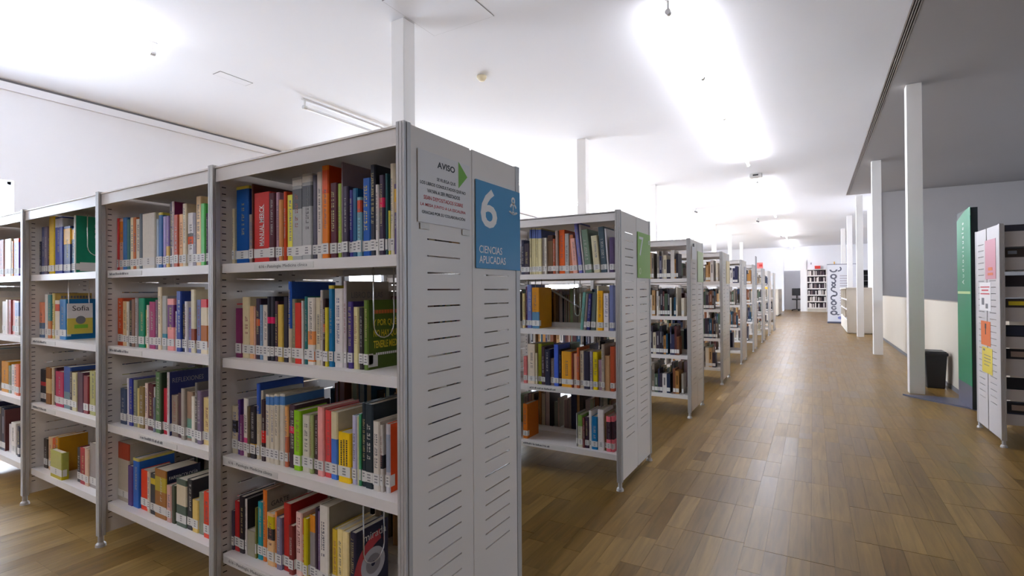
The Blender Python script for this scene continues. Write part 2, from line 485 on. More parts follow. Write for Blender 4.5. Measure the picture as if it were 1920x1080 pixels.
# crown strip topping the left wall, shade of the gap painted as a dark strip; baseboards
struct('trim_3', MB().box(XW, XW + 0.035, YB, YF, 3.375, 3.458), M['ceiling'])
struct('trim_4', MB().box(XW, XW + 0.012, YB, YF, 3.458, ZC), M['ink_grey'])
struct('baseboard_right', MB().box(XR - .008, XR, 6.4, 15.0, 0, .05), M['ink_grey'])

# square white columns --------------------------------------------
def column(x, y, label):
    o = MB().box(-.07, .07, -.07, .07, 0, ZC).build('column', M['column'], None, (x, y, 0))
    bevel(o, .004)
    tag(o, label, 'column', 'square white columns')
lab_l = ['white square column rising behind the rack with the blue sign', 'white square column rising behind the rack with the green 7 sign',
         'third white column from the front in the row above the racks', 'fourth white column from the front in the row above the racks',
         'fifth white column from the front in the row above the racks', 'sixth white column from the front in the row above the racks', 'last and farthest white column in the row above the racks']
for i, l in enumerate(lab_l):
    column(-3.01, 3.29 + 3.965 * i, l)
lab_r = ['white square column beside the black bin and green totem', 'second white column from the front along the right of the corridor',
         'white square column standing in front of the cream counter', 'white square column behind the cream counter', 'white column farthest back on the right of the corridor']
for i, l in enumerate(lab_r):
    column(0.99, 7.30 + 3.98 * i, l)

# fluorescent tubes ------------------------------------------------
TL = 1.40
tube_me = MB().tube([(0, -TL / 2, 0), (0, TL / 2, 0)], 0.019, 10).mesh('tube', M['tube'])
tube_off_me = MB().tube([(0, -TL / 2, 0), (0, TL / 2, 0)], 0.019, 10).mesh('tube', M['tube_off'])
cap_mb = MB(); cap_mb.tube([(0, -.022, 0), (0, .022, 0)], 0.024, 10); cap_mb.box(-.008, .008, -.008, .008, .02, .092); cap_mb.box(-.02, .02, -.035, .035, .086, .1)
cap_me = cap_mb.mesh('end_bracket', M['fitting'])
body_me = MB().box(-.012, .012, -TL / 2, TL / 2, .082, .1).mesh('lamp_body', M['fitting'])
def tube_lamp(x, y, on, label, group):
    t = empty('tube_light', (x, y, ZC - .1))
    tag(t, label, 'ceiling light', group)
    link('tube', tube_me if on else tube_off_me, t)
    link('lamp_body', body_me, t)
    for s in (-1, 1):
        link('end_bracket', cap_me, t, (0, s * (TL / 2 + .02), 0))
n = 0
starts = [4.12, 11.62, 19.2, 26.8]
for gi, y0 in enumerate(starts):
    for k in range(4 if gi < 3 else 3):
        n += 1
        tube_lamp(-0.975, y0 + .72 + k * 1.46, True, '%s lit ceiling tube above the corridor, %s run from the front' % (ORD[k + 1], ORD[gi + 1]), 'lit tubes over the corridor')
for k in range(3):  # unseen tubes added behind the camera to brighten the rack fronts
    tube_lamp(-0.975, -1.2 - k * 1.46, True, 'added unseen ceiling tube behind the camera lighting the racks, %s in its run' % ORD[k + 1], 'lit tubes over the corridor')
for k in range(4):
    on = True
    tube_lamp(-5.2, 2.35 - .72 - k * 1.46, on, 'lit ceiling tube nearest the left wall, %s from its end bracket' % ORD[k + 1], 'lit tubes over the left side')
for k in range(4):
    tube_lamp(-5.2, 3.98 + .72 + k * 1.46, k == 3, ('unlit white ceiling tube on the left side, %s after the gap' % ORD[k + 1]) if k < 3 else 'lit ceiling tube at the end of the unlit left run', 'tubes of the second left run')
for gi, y0 in enumerate((11.6, 19.2)):
    for k in range(4):
        tube_lamp(-5.2, y0 + .72 + k * 1.46, True, 'lit tube of the far left side, %s run back, tube %s' % (ORD[gi + 3], ORD[k + 1]), 'lit tubes far back on the left')

tube_lamp(-1.0, YF + 1.3, True, 'added unseen ceiling tube brightening the far doorway recess', 'lit tubes over the corridor')  # unseen tube added to brighten the doorway recess
# small ceiling things ---------------------------------------------
d = MB(); d.lathe([(.052, 0), (.052, -.018), (.045, -.03), (.03, -.05), (.012, -.055)], 20)
o = d.build('smoke_detector', M['detector'], None, (-3.04, 4.54, ZC)); smooth(o)
tag(o, 'round cream smoke detector on the ceiling right of the front column', 'detector')
bx_ = empty('access_point', (-0.97, 11.25, ZC)); tag(bx_, 'white ceiling box with a dark slot between two corridor tube runs', 'ceiling box')
bevel(MB().box(-.11, .11, -.09, .09, -.07, 0).build('housing', M['fitting'], bx_), .008)
MB().box(-.05, .05, -.094, -.089, -.045, -.02).build('slot', M['slot'], bx_)
for (x, y, l) in ((-2.86, 15.1, 'small spot sensor on the ceiling near the third left column'), (-1.15, 24.0, 'tiny dark sensor on the ceiling at the far end of the corridor'), (-1.55, 18.3, 'dark dot sensor on the ceiling left of the third tube run')):
    e = empty('ceiling_sensor', (x, y, ZC)); tag(e, l, 'sensor')
    smooth(MB().lathe([(.03, 0), (.03, -.02), (.012, -.035), (.012, -.07)], 12).build('mount', M['fitting'], e))
    smooth(MB().tube([(-.03, 0, -.075), (.05, 0, -.11)], .022, 10).build('head', M['ink_grey'], e))
def ceiling_frame(name, x0, x1, y0, y1, wd, m, label, cat):
    e = empty(name, ((x0 + x1) / 2, (y0 + y1) / 2, ZC)); tag(e, label, cat)
    a, b = (x1 - x0) / 2, (y1 - y0) / 2
    MB().box(-a + wd, a - wd, -b + wd, b - wd, -.004, 0).build('hatch_panel', M['ceiling'], e)
    f = MB(); f.box(-a, a, -b, -b + wd, -.002, 0); f.box(-a, a, b - wd, b, -.002, 0); f.box(-a, -a + wd, -b, b, -.002, 0); f.box(a - wd, a, -b, b, -.002, 0)
    f.build('joint', m, e)
ceiling_frame('access_hatch', -2.92, -2.28, 2.95, 3.60, .004, M['ink_grey'], 'flush square access hatch in the ceiling beside the front column', 'hatch')
ceiling_frame('emergency_light', -5.42, -5.28, 3.02, 3.38, .006, M['ink_grey'], 'small flush rectangular emergency light in the left ceiling', 'light')

# ================================================================== library racks
BAY = 0.946; DEP = 0.648; RH = 1.655
SHZ = {1: 1.29, 2: 0.935, 3: 0.568, 4: 0.20}
def slotted_panel():
    """perforated steel side panel, local: y 0..0.287, x 0..0.004, z .055..RH"""
    mb = MB(); wy = 0.287; a, b = 0.07, 0.232; z0 = 0.055; first, last, pitch, hs = 0.29, 1.575, 0.0497, 0.0045
    mb.box(0, .004, 0, a, z0, RH); mb.box(0, .004, b, wy, z0, RH)
    z = z0; s = first
    while s < last:
        mb.box(0, .004, a, b, z, s); z = s + hs; s += pitch
    mb.box(0, .004, a, b, z, RH)
    return mb.mesh('side_panel', M['powder'])
def post_mesh():
    """ridged aluminium upright, local: x 0..0.030, y 0..0.030"""
    w_, d_ = 0.030, 0.028
    poly = [(0, 0), (.009, 0), (.0095, .0015), (.011, .0015), (.0115, 0), (.021, 0), (.0215, .0015), (.023, .0015), (.0235, 0), (w_, 0),
            (w_, .008), (w_ - .003, .009), (w_ - .003, .012), (w_, .013), (w_, d_), (0, d_)]
    return MB().prism(poly, 0.05, RH + .004).mesh('post', M['alu'])
def foot_mesh():
    return MB().lathe([(.012, .052), (.012, .02), (.02, .012), (.022, 0)][::-1], 12, (.015, .014)).mesh('foot', M['alu'])
SW = BAY - 0.034
def shelf_mesh():
    """one-sided tray shelf, local x 0..SW, y 0 (front)..0.275, top at z 0"""
    mb = MB()
    mb.box(0, SW, 0, .275, -.0025, 0)
    mb.box(0, SW, 0, .0025, -.034, -.0025); mb.box(0, SW, .0025, .018, -.034, -.0315)
    mb.box(0, SW, .2725, .275, 0, .028)
    for xx in (0, SW - .002): mb.box(xx, xx + .002, 0.003, .272, -.03, -.0025)
    return mb.mesh('shelf', M['shelf'])
def cover_mesh():
    mb = MB(); d = DEP
    mb.box(0, SW + .002, .012, d - .012, RH - .012, RH - .008)
    mb.box(0, SW + .002, .012, .016, RH - .058, RH - .008); mb.box(0, SW + .002, d - .016, d - .012, RH - .058, RH - .008)
    mb.box(0, SW + .002, .008, .012, RH - .008, RH - .002); mb.box(0, SW + .002, d - .012, d - .008, RH - .008, RH - .002)
    return mb.mesh('top_cover', M['shelf'])
def ticks_mesh():
    mb = MB()
    z = 0.12
    while z < 1.6:
        for yy in (0.012, 0.250):
            mb.box(0, .0006, yy, yy + .016, z, z + .0035)
        z += 0.0252
    return mb.mesh('hook_slots', M['slot'])
PANEL, POST, FOOT, SHELF, COVER, TICKS = slotted_panel(), post_mesh(), foot_mesh(), shelf_mesh(), cover_mesh(), ticks_mesh()
STILE = MB().box(.0012, .0028, .314, .334, .06, RH - .004).mesh('stile', M['powder'])
STRIP = MB().box(0, .32, -.0012, 0, -.028, -.008).mesh('label_strip', M['sticker'])

def rack(xe, yf, nb, label, detail=0, skip_shelf=()):
    """double-sided rack whose end face is at x = xe and whose front posts start at y = yf"""
    r = empty('library_rack', (xe, yf, 0))
    tag(r, label, 'bookcase', 'white double-sided library racks')
    for i in range(nb + 1):
        px = -0.030 - i * BAY
        for s in (0, 1):
            p = link('post', POST, r, (px, 0, 0) if s == 0 else (px + .030, DEP, 0))
            if s: p.rotation_euler = (0, 0, math.pi)
            f = link('foot', FOOT, p)
        xp = -0.006 if i == 0 else px + .013
        link('stile', STILE, r, (xp, 0, 0))
        for k, yy in enumerate((0.030, 0.331)):
            q = link('side_panel', PANEL, r, (xp, yy, 0))
            if detail and i > 0:
                link('hook_slots', TICKS, q, (.0041, 0, 0))
    for i in range(nb):
        x0 = -0.030 - (i + 1) * BAY + .0315
        link('top_cover', COVER, r, (x0 - .001, 0, 0))
        for k in (1, 2, 3, 4):
            link('shelf', SHELF, r, (x0, .035, SHZ[k]))
            s = link('shelf', SHELF, r, (x0 + SW, DEP - .035, SHZ[k]))
            s.rotation_euler = (0, 0, math.pi)
    return r
RY = [1.07, 2.907, 4.88, 6.80, 8.80, 10.66, 12.62, 14.52, 16.42]
XEND = -0.978
rl = ['white double-sided library rack nearest the camera with the blue 6 sign', 'white double-sided library rack with the bright green 7 sign',
      'white double-sided rack with the pale green sign, third in the row', 'white double-sided rack with the pale yellow sign, fourth in the row',
      'white double-sided rack with a narrow grey sign, fifth in the row', 'white double-sided rack with a tall grey sign rising above it',
      'white double-sided rack with the pink card standing on top', 'white double-sided rack, last but one in the row', 'white double-sided rack, farthest in the row along the corridor']
RACKS = []
for i, y in enumerate(RY):
    RACKS.append(rack(XEND, y, 4 if i == 0 else 2, rl[i], 1 if i < 2 else 0))
# printed shelf strips, clipped to the lips of the front racks
def strip(ri, bay, k, dx, words=None, sub=None):
    shelf_o = [o for o in RACKS[ri].children if o.name.startswith('shelf')][bay * 8 + (k - 1) * 2]
    o = link('label_strip', STRIP, shelf_o, (dx, 0, 0))
    return o
x0b = XEND - .030 - BAY + .0315
for (ri, bay, k, dx) in ((0, 0, 1, .20), (0, 0, 3, .01), (0, 0, 4, .01), (0, 1, 1, .01), (0, 1, 2, .01), (0, 1, 3, .30), (0, 2, 2, .02), (0, 2, 3, .02), (1, 0, 3, .3), (1, 0, 4, .25)):
    st = strip(ri, bay, k, dx)
    body = '616 - Patología. Medicina clínica' if (bay == 0 and ri == 0) else None
    if body:
        text('lettering', body, M['ink'], (.03, -.0016, -.0255), (1, 0, 0), (0, 0, 1), height=.014, width=.26, parent=st.parent)
        lt = [c for c in st.parent.children if c.name.startswith('lettering')][-1]
        lt.location = (dx, 0, 0)
    else:
        mk = MB(); rr = random.Random(ri * 50 + bay * 10 + k); xx = .015
        while xx < .2:
            wq = rr.uniform(.004, .009); mk.box(xx, xx + wq, -.0017, -.0012, -.0225, -.0225 + rr.choice((.008, .011))); xx += wq + rr.choice((.002, .002, .006))
        o = mk.build('lettering', M['ink_grey'], st.parent, (dx, 0, 0))
# diagonal cross brace inside the second rack
br = MB(); br.tube([(-1.60 - XEND, 3.235 - RY[1], 1.195), (-1.31 - XEND, 3.235 - RY[1], 1.03)], .007, 6)
br.build('brace', M['alu'], RACKS[1])

# wire bookends hanging below shelves ------------------------------
def wire(x, y0, ztop, zb, label, wd=.09):
    r = wd / 2; pts = [(0, 0, ztop - zb), (0, 0, r)]
    for a in range(1, 8):
        t = math.pi * a / 8
        pts.append((0, r - r * math.cos(t), r - r * math.sin(t) * 1.0))
    pts += [(0, wd, r), (0, wd, ztop - zb)]
    o = MB().tube(pts, .0026, 6).build('wire_bookend', M['wire'], None, (x, y0, zb)); smooth(o)
    tag(o, label, 'bookend', 'hanging wire bookends')
wire(-1.190, 1.160, 1.2585, 1.035, 'hanging wire bookend in front of the green book with yellow title')
wire(-1.075, 1.150, .9035, .68, 'hanging wire bookend at the right end of the third shelf')
wire(-1.244, 1.165, .5365, .30, 'hanging wire bookend in front of the navy book with a disc')
wire(-3.298, 1.182, 1.600, 1.385, 'hanging wire bookend before the dark green book, third bay top shelf')
wire(-3.446, 1.152, 1.2585, 1.03, 'hanging wire bookend holding the yellow leaflet in the third bay')
wire(-1.585, 2.99, 1.2585, 1.05, 'hanging wire bookend at left on the second rack, second shelf')
wire(-1.305, 2.99, 1.2585, 1.02, 'hanging wire bookend by the gap on the second rack, second shelf')
# small yellow leaflet hung on the wire
lf = empty('leaflet', (-3.440, 1.143, .965)); tag(lf, 'small yellow and white leaflet hung on a wire bookend over a blue book', 'leaflet')
MB().box(0, .004, 0, .112, 0, .085).build('lower_half', M['yellow'], lf)
MB().box(0, .004, 0, .112, .085, .165).build('upper_half', M['paper'], lf)
text('title', 'Sofía', M['ink'], (.0041, .022, .125), (0, 1, 0), (0, 0, 1), height=.028, parent=lf)
pic = MB(); pic.lathe([(.022, 0), (.022, .001)], 14); pm_ = pic.mesh('picture', M['ink_grey'])
o = link('picture', pm_, lf, (.0042, .058, .075)); o.rotation_euler = (0, math.pi / 2, 0)
o = link('picture', MB().box(.0041, .0048, .03, .09, .03, .05).mesh('picture', M['arrow_green']), lf)

# ------------------------------------------------------------------ signs on the rack ends
XS = XEND + .0005
def panel_sign(y0, y1, z0, z1, m, label, x=XS, name='section_sign'):
    s = empty(name, (x, y0, z0)); tag(s, label, 'sign')
    bevel(MB().box(0, .003, 0, y1 - y0, 0, z1 - z0).build('sign_plate', m, s), .0008, 1)
    return s
s6 = panel_sign(1.417, 1.716, 1.259, 1.560, M['sign_blue'], 'blue section sign with white 6 on the nearest rack end')
F, U = (0, 1, 0), (0, 0, 1)
text('numeral', '6', M['ink_white'], (.003, .027, .142), F, U, height=.138, width=.105, parent=s6, bold=.016)
text('lettering', 'CIENCIAS', M['ink_white'], (.003, .017, .053), F, U, height=.026, width=.148, parent=s6, bold=.008)
text('lettering', 'APLICADAS', M['ink_white'], (.003, .017, .018), F, U, height=.026, width=.172, parent=s6, bold=.008)
ic = MB()
def ring(mb, cyy, czz, ro, ri, a0=0, a1=360, x0=.0031, x1=.0036, n=14, sq=1.0):
    for k in range(n):
        t0 = math.radians(a0 + (a1 - a0) * k / n); t1 = math.radians(a0 + (a1 - a0) * (k + 1) / n)
        p = [(x1, cyy + r * math.cos(t), czz + r * sq * math.sin(t)) for r, t in ((ri, t0), (ro, t0), (ro, t1), (ri, t1))]
        mb.quad(*p)
ring(ic, .246, .262, .014, .006); ring(ic, .246, .228, .026, .018, 20, 160); ring(ic, .234, .222, .012, .005, 180, 360); ring(ic, .258, .222, .012, .005, 180, 360); ring(ic, .246, .226, .034, .028, 200, 340, sq=.5)
ic.quad((.0036, .243, .25), (.0036, .249, .25), (.0036, .249, .225), (.0036, .243, .225))
ic.build('emblem', M['ink_white'], s6)
s7 = panel_sign(3.25, 3.545, 1.262, 1.562, M['sign_green'], 'bright green section sign with white 7 on the second rack end')
text('numeral', '7', M['ink_white'], (.003, .03, .145), F, U, height=.125, width=.095, parent=s7)
em = MB(); ring(em, .262, .245, .016, .009); em.build('emblem', M['ink_white'], s7)
em = MB(); ring(em, .05, .045, .022, .012); em.build('emblem', M['sign_pale'], s7)
s8 = panel_sign(5.235, 5.525, 1.26, 1.562, M['sign_pale'], 'pale green section sign on the third rack end')
h8 = empty('paper_holder', (XS, 4.955, 1.47)); tag(h8, 'small white paper in a clear holder hooked on the third rack end', 'notice')
MB().box(.002, .004, 0, .17, 0, .12).build('sheet', M['paper'], h8)
MB().box(.001, .006, .07, .10, .12, .15).build('hook', M['ink_grey'], h8)
s9 = panel_sign(7.155, 7.445, 1.26, 1.56, M['sign_yellow'], 'pale yellow section sign on the fourth rack end')
s10 = panel_sign(9.155, 9.44, 1.26, 1.56, M['sign_grey'], 'narrow grey section sign on the fifth rack end')
s11 = panel_sign(11.0, 11.3, 1.27, 1.84, M['sign_grey'], 'tall grey section sign standing above the sixth rack end')
# AVISO notice: sheet in a clear sleeve taped to the first panel
av = empty('notice', (XS, 1.126, 1.383)); tag(av, 'white printed notice headed AVISO with green arrow on the nearest rack end', 'notice')
bevel(MB().box(0, .0012, 0, .258, 0, .212).build('sheet', M['paper'], av), .0004, 1)
def av_text(body, m, yc, z, h, wd, b=0.018):
    text('lettering', body, m, (.0013, yc - wd / 2 - 1.126, z - 1.383), F, U, height=h, width=wd, parent=av, bold=b)
av_text('AVISO', M['ink'], 1.258, 1.5545, .0195, .088, .03)
av_text('SE RUEGA QUE', M['ink'], 1.258, 1.513, .0115, .093)
av_text('LOS LIBROS CONSULTADOS QUE NO', M['ink'], 1.247, 1.493, .0115, .224)
av_text('VAYAN A SER PRESTADOS', M['ink'], 1.247, 1.473, .0115, .161)
av_text('SEAN DEPOSITADOS SOBRE', M['ink_red'], 1.247, 1.452, .0115, .193)
av_text('LA MESA JUNTO A LA ESCALERA', M['ink_red'], 1.247, 1.429, .0115, .223)
av_text('GRACIAS POR SU COLABORACIÓN', M['ink'], 1.249, 1.409, .0115, .213)
ar = MB(); i = 0
ar.v = [(.0013, .195, .213), (.0013, .195, .128), (.0013, .243, .172), (.0018, .195, .213), (.0018, .195, .128), (.0018, .243, .172)]
ar.f = [(3, 4, 5), (0, 3, 5, 2), (0, 1, 4, 3), (1, 2, 5, 4)]; ar.c = [None] * 4
ar.build('arrow', M['arrow_green'], av)
for (yy, zz) in ((.03, -.012), (.235, -.012)):
    MB().box(0, .0015, yy - .02, yy + .02, zz - .008, zz + .010).build('tape', M['sticker'], av)
# cards standing on distant racks
for (x, y, z, m, lb) in ((-1.03, 12.66, RH + .001, M['pinkcard'], 'pink folded card standing on top of a distant rack'),):
    c = empty('display_card', (x, y, z)); tag(c, lb, 'card')
    MB().box(-.06, .06, 0, .004, 0, .13).build('front_leaf', m, c)
    o = MB().box(-.06, .06, 0, .004, 0, .13).build('rear_leaf', m, c, (0, .05, 0)); o.rotation_euler = (.35, 0, 0)
    MB().box(-.015, .05, -.001, 0, .04, .09).build('print', M['redcard'], c)
BOOKS = {
 'a1': '''-1919 14 213 200 185 150
-1905 79 294 25 80 150 head=215,200,80;c=25,60,130
-1823 27 184 150 135 125
-1797 10 295 90 40 30
-1787 96 258 185 50 45 T=MANUAL MERCK
-1691 34 249 75 28 38
-1657 20 249 165 130 145
-1637 22 220 195 135 85
-1615 15 248 195 72 45
-1600 34 234 222 212 95
-1566 58 289 165 165 163 b=.62:.86:90,92,95;b=.9:.97:215,212,205
-1508 52 295 165 165 163 b=.62:.86:90,92,95;b=.9:.97:215,212,205
-1456 22 285 85 82 95
-1434 29 293 208 200 190
-1405 34 310 212 120 40 c=200,75,35;b=.7:.95:205,85,40
-1368 33 249 80 32 42
-1335 20 244 155 172 80
-1315 7 312 140 122 130 c=140,122,130
-1307 25 231 65 55 72
-1283 17 218 64 60 130
-1266 22 221 32 85 120
-1244 21 190 130 170 180 b=.75:.95:190,80,55
-1222 35 248 38 88 165
-1187 23 286 35 36 46
-1165 15 222 210 205 200
-1149 22 249 60 46 66 b=.6:.72:215,50,90
-1125 10 252 42 80 85
-1115 8 138 212 205 95
-1108 19 280 212 202 178
-1089 13 216 82 66 105 b=.6:.93:215,165,60''',
 'a2': '''-1907 38 187 120 48 85
-1869 47 230 212 198 162
-1822 30 196 222 172 125
-1792 10 194 215 170 150
-1782 26 224 60 46 62 b=.55:.66:210,90,60
-1756 21 201 120 148 175
-1736 30 201 212 202 188
-1706 19 232 40 38 46 b=.58:.68:215,50,100
-1687 22 232 42 40 48 b=.58:.68:215,50,100
-1665 18 215 72 48 62
-1647 30 203 200 170 88
-1617 27 230 36 32 46
-1590 18 284 45 85 170 b=0:.42:190,178,155
-1573 23 223 130 126 100
-1550 37 210 198 56 46
-1513 11 217 210 205 200
-1502 17 232 46 110 110
-1485 36 228 220 212 202 b=.05:.2:225,130,70;b=.3:.5:225,150,95
-1450 27 228 212 202 176
-1423 13 253 200 190 180
-1409 13 225 62 38 36 b=.5:.62:205,100,60
-1396 16 195 212 195 80
-1381 23 267 36 110 155 head=215,195,70
-1357 43 258 220 214 210
-1313 14 282 195 186 190 c=150,140,128
-1295 24 215 72 56 120
-1270 25 198 212 202 152
-1245 20 196 52 46 46
-1225 21 220 92 115 48 c=72,90,32''',
 'a3': '''-1928 36 180 195 182 155 b=.45:.7:35,32,35
-1891 15 206 80 52 118
-1876 23 151 118 62 105
-1854 28 216 220 212 200 b=.2:.32:205,80,125
-1826 17 189 105 90 68
-1808 34 194 42 36 42 b=.22:.28:215,170,60
-1775 20 278 52 85 168 b=0:.6:205,192,165
-1755 13 253 195 186 170
-1742 25 222 52 32 36 b=.3:.5:200,45,45
-1717 28 244 208 198 178 b=.85:.97:80,125,180
-1689 25 246 208 198 178 b=.85:.97:80,125,180
-1664 27 251 208 198 178 b=.85:.97:80,125,180
-1637 27 253 205 198 184 b=.85:.97:80,125,180
-1610 19 212 222 168 112 b=0:.5:195,112,82
-1591 36 219 66 46 56 b=.55:.66:215,55,95
-1555 37 205 145 195 62
-1517 40 193 212 206 190
-1476 19 198 155 166 112
-1457 22 197 72 50 52
-1436 32 229 228 158 152
-1404 31 221 208 78 78
-1373 33 220 212 200 165 b=0:.6:72,115,190
-1334 58 160 232 192 42
-1275 22 218 186 182 208
-1253 8 217 215 210 175
-1245 11 226 72 148 105
-1234 19 262 36 46 52
-1215 35 263 36 46 52
-1178 29 214 212 204 192
-1149 13 205 205 198 190 b=.35:.55:45,45,50
-1133 20 209 190 186 190 b=.3:.85:150,155,170;c=208,78,36''',
 'a4': '''-1928 17 148 62 52 68
-1911 32 188 172 46 46
-1880 31 212 36 31 36
-1848 13 206 205 198 192 c=36,31,36
-1836 51 94 156 150 130
-1785 9 186 125 124 62
-1775 29 210 42 138 150
-1746 23 259 212 120 62 c=150,142,128
-1722 16 182 196 196 176
-1707 40 186 220 182 135 b=.72:.95:190,175,50;b=.5:.72:40,36,42
-1667 12 197 210 135 82
-1654 30 183 124 118 140
-1624 38 237 168 46 42 c=140,38,36
-1586 26 169 120 52 50
-1560 34 217 230 196 186
-1526 17 200 165 72 46
-1509 22 210 196 182 62
-1487 33 223 212 140 62 b=.2:.75:140,132,128
-1454 16 254 52 36 52
-1438 12 246 120 95 130
-1426 46 273 222 216 206 c=150,142,128
-1375 28 202 208 178 78
-1347 30 210 232 212 155
-1317 30 210 232 212 160
-1287 27 212 46 42 62 c=40,40,62''',
 'b1': '''-2874 15 252 195 62 62
-2858 36 247 208 160 140 b=.55:.95:205,120,55
-2822 45 251 68 115 170
-2777 29 238 72 115 115
-2748 34 245 225 210 175
-2715 29 243 196 115 72
-2686 37 233 200 195 180
-2648 28 254 98 108 115
-2621 112 250 212 206 196
-2501 23 219 165 180 198
-2478 32 244 62 105 160 head=210,200,90
-2446 27 226 156 146 190
-2419 27 226 135 115 168 b=0:.42:205,170,100
-2392 31 283 62 56 68
-2362 17 283 205 190 186 c=120,44,90
-2344 34 224 172 74 52
-2310 30 224 230 186 145
-2280 29 266 210 196 170
-2251 45 225 220 216 216 b=.42:.56:215,95,55;b=.56:.62:110,110,110
-2206 28 222 124 115 124
-2178 40 286 220 190 145
-2138 31 253 92 178 92
-2107 19 212 70 55 75''',
 'b2': '''-2865 51 225 186 76 46
-2814 42 210 205 175 132
-2771 23 208 215 210 200
-2748 31 215 62 56 56
-2717 30 220 135 104 88
-2687 25 225 165 156 156
-2662 54 225 32 130 98
-2607 24 172 195 175 72
-2583 24 194 216 208 198
-2559 56 209 156 62 104 b=.08:.2:60,80,130
-2503 23 218 115 94 115
-2480 32 274 220 205 175
-2448 40 235 170 170 165 b=.1:.3:60,130,150
-2407 57 223 105 42 106 b=0:.45:225,150,145;b=.88:1:225,150,145
-2350 26 169 212 206 202
-2324 38 255 42 64 138
-2286 21 201 36 36 52
-2265 21 212 212 208 210
-2244 29 186 124 124 172
-2216 32 261 210 200 170 b=.15:.38:130,60,40
-2183 32 219 124 135 176
-2148 51 221 222 208 180 b=.12:.52:170,100,45;b=.85:1:185,45,50''',
 'b3': '''-2828 58 167 62 74 100
-2770 21 218 212 208 208
-2749 36 218 52 58 138
-2713 35 214 135 135 114
-2678 20 179 205 190 130
-2658 44 189 135 114 72
-2614 24 207 225 205 195
-2589 52 208 84 32 42
-2537 12 196 205 200 195
-2525 16 151 124 130 146
-2509 41 266 88 120 78
-2467 18 266 52 68 46
-2449 45 199 182 42 58
-2404 18 273 215 208 208 c=45,50,100
-2387 52 175 145 130 118
-2334 43 189 62 26 36
-2292 29 213 156 146 135
-2263 41 202 156 130 110 b=.05:.45:110,150,135
-2221 28 186 220 214 200
-2193 24 245 94 88 84
-2169 32 215 114 98 120
-2138 50 189 220 200 145''',
 'b4': '''-2874 113 274 182 172 155 b=.72:1:150,60,40;c=172,162,148
-2755 43 182 88 62 115
-2712 56 223 42 94 170 head=210,195,100
-2652 68 179 212 66 36
-2585 26 183 205 190 170
-2558 47 178 46 46 52 b=.75:.9:205,180,70
-2511 100 211 150 100 52 b=.55:.85:170,150,60;c=30,34,62
-2407 37 156 205 165 155
-2371 27 160 72 78 62
-2336 80 198 74 88 76 b=.45:.88:205,192,165
-2256 41 207 40 38 42
-2215 44 131 220 190 115
-2171 43 168 135 140 120
-2124 42 182 212 72 52''',
 'c1': '''-3820 26 192 62 62 78
-3787 45 272 72 78 115
-3743 50 271 114 104 120
-3692 25 268 72 42 52
-3667 73 321 208 178 46
-3588 99 312 52 64 138 b=.82:.97:190,190,200
-3489 90 254 40 52 95 b=.62:.95:215,165,50
-3399 43 240 52 94 126 b=.75:.97:220,175,90
-3349 20 304 205 205 198 c=22,118,90''',
 'c2': '''-3808 69 200 225 145 115 b=0:.42:90,110,140
-3739 45 245 216 210 202
-3693 44 242 82 135 135 b=0:.4:205,130,85
-3641 29 251 210 195 135 c=190,160,95
-3605 64 212 220 210 195 b=.72:.9:185,80,60
-3541 84 218 26 106 160 c=26,106,160''',
 'c3': '''-3820 106 185 36 34 42 b=.5:.62:190,60,65
-3714 72 203 135 88 46 b=.3:.7:200,170,120
-3642 21 204 205 190 165
-3621 28 205 72 42 46
-3592 104 190 172 52 84
-3488 87 223 52 78 138 b=0:.4:100,125,130
-3402 32 202 70 60 60
-3369 58 199 196 186 146
-3311 70 207 78 42 58
-3241 56 193 126 46 52
-3178 67 222 160 156 94''',
 'c4': '''-3770 53 164 68 58 52
-3702 52 182 205 170 135
-3650 44 183 186 84 52
-3606 43 195 182 130 36
-3563 152 143 162 160 84 b=0:.18:175,160,40;F=150
-3332 45 178 46 42 46
-3286 57 186 156 46 52
-3229 44 188 200 170 146
-3186 79 224 146 136 130''',
 'd1': '''-4457 76 236 170 120 110
-4372 111 237 200 190 155
-4252 27 219 215 140 80
-4225 88 232 96 62 150 b=.9:1:200,60,50''',
 'd2': '''-4438 85 203 205 200 190
-4344 37 213 220 205 200
-4307 46 213 150 60 55
-4261 54 210 225 170 165
-4207 70 207 190 180 170 b=.55:.95:110,125,165''',
 'd3': '''-4448 122 191 196 135 42
-4325 46 170 130 140 120
-4279 54 180 210 205 200
-4225 44 183 225 170 140
-4181 52 190 205 110 80''',
 'd4': '''-4326 46 174 200 195 195
-4280 81 192 225 220 215
-4164 35 181 60 60 70''',
 'r1': '''-1688 25 233 56 56 78
-1663 41 207 62 52 62
-1623 16 308 212 202 160 b=.78:.97:95,110,165
-1607 16 307 212 202 160 b=.78:.97:95,110,165
-1591 16 306 212 202 160 b=.78:.97:95,110,165
-1575 16 304 212 202 160 b=.78:.97:95,110,165
-1559 28 303 212 202 160 b=.78:.97:95,110,165
-1531 20 239 150 140 130
-1512 19 237 215 208 195
-1492 42 253 72 46 36 b=.2:.85:110,85,60
-1450 19 227 166 88 62
-1431 21 277 155 135 124
-1410 43 282 222 104 56
-1367 30 256 170 165 160
-1337 29 247 176 108 76
-1308 33 222 222 170 155 l=5
-1268 25 323 112 112 172 l=6
-1239 11 308 215 205 205 l=6
-1224 43 273 112 130 112 l=6
-1168 42 230 206 196 165 l=5
-1124 39 283 72 88 98 l=4
-1083 12 271 215 210 210 l=4
-1068 27 214 82 66 98''',
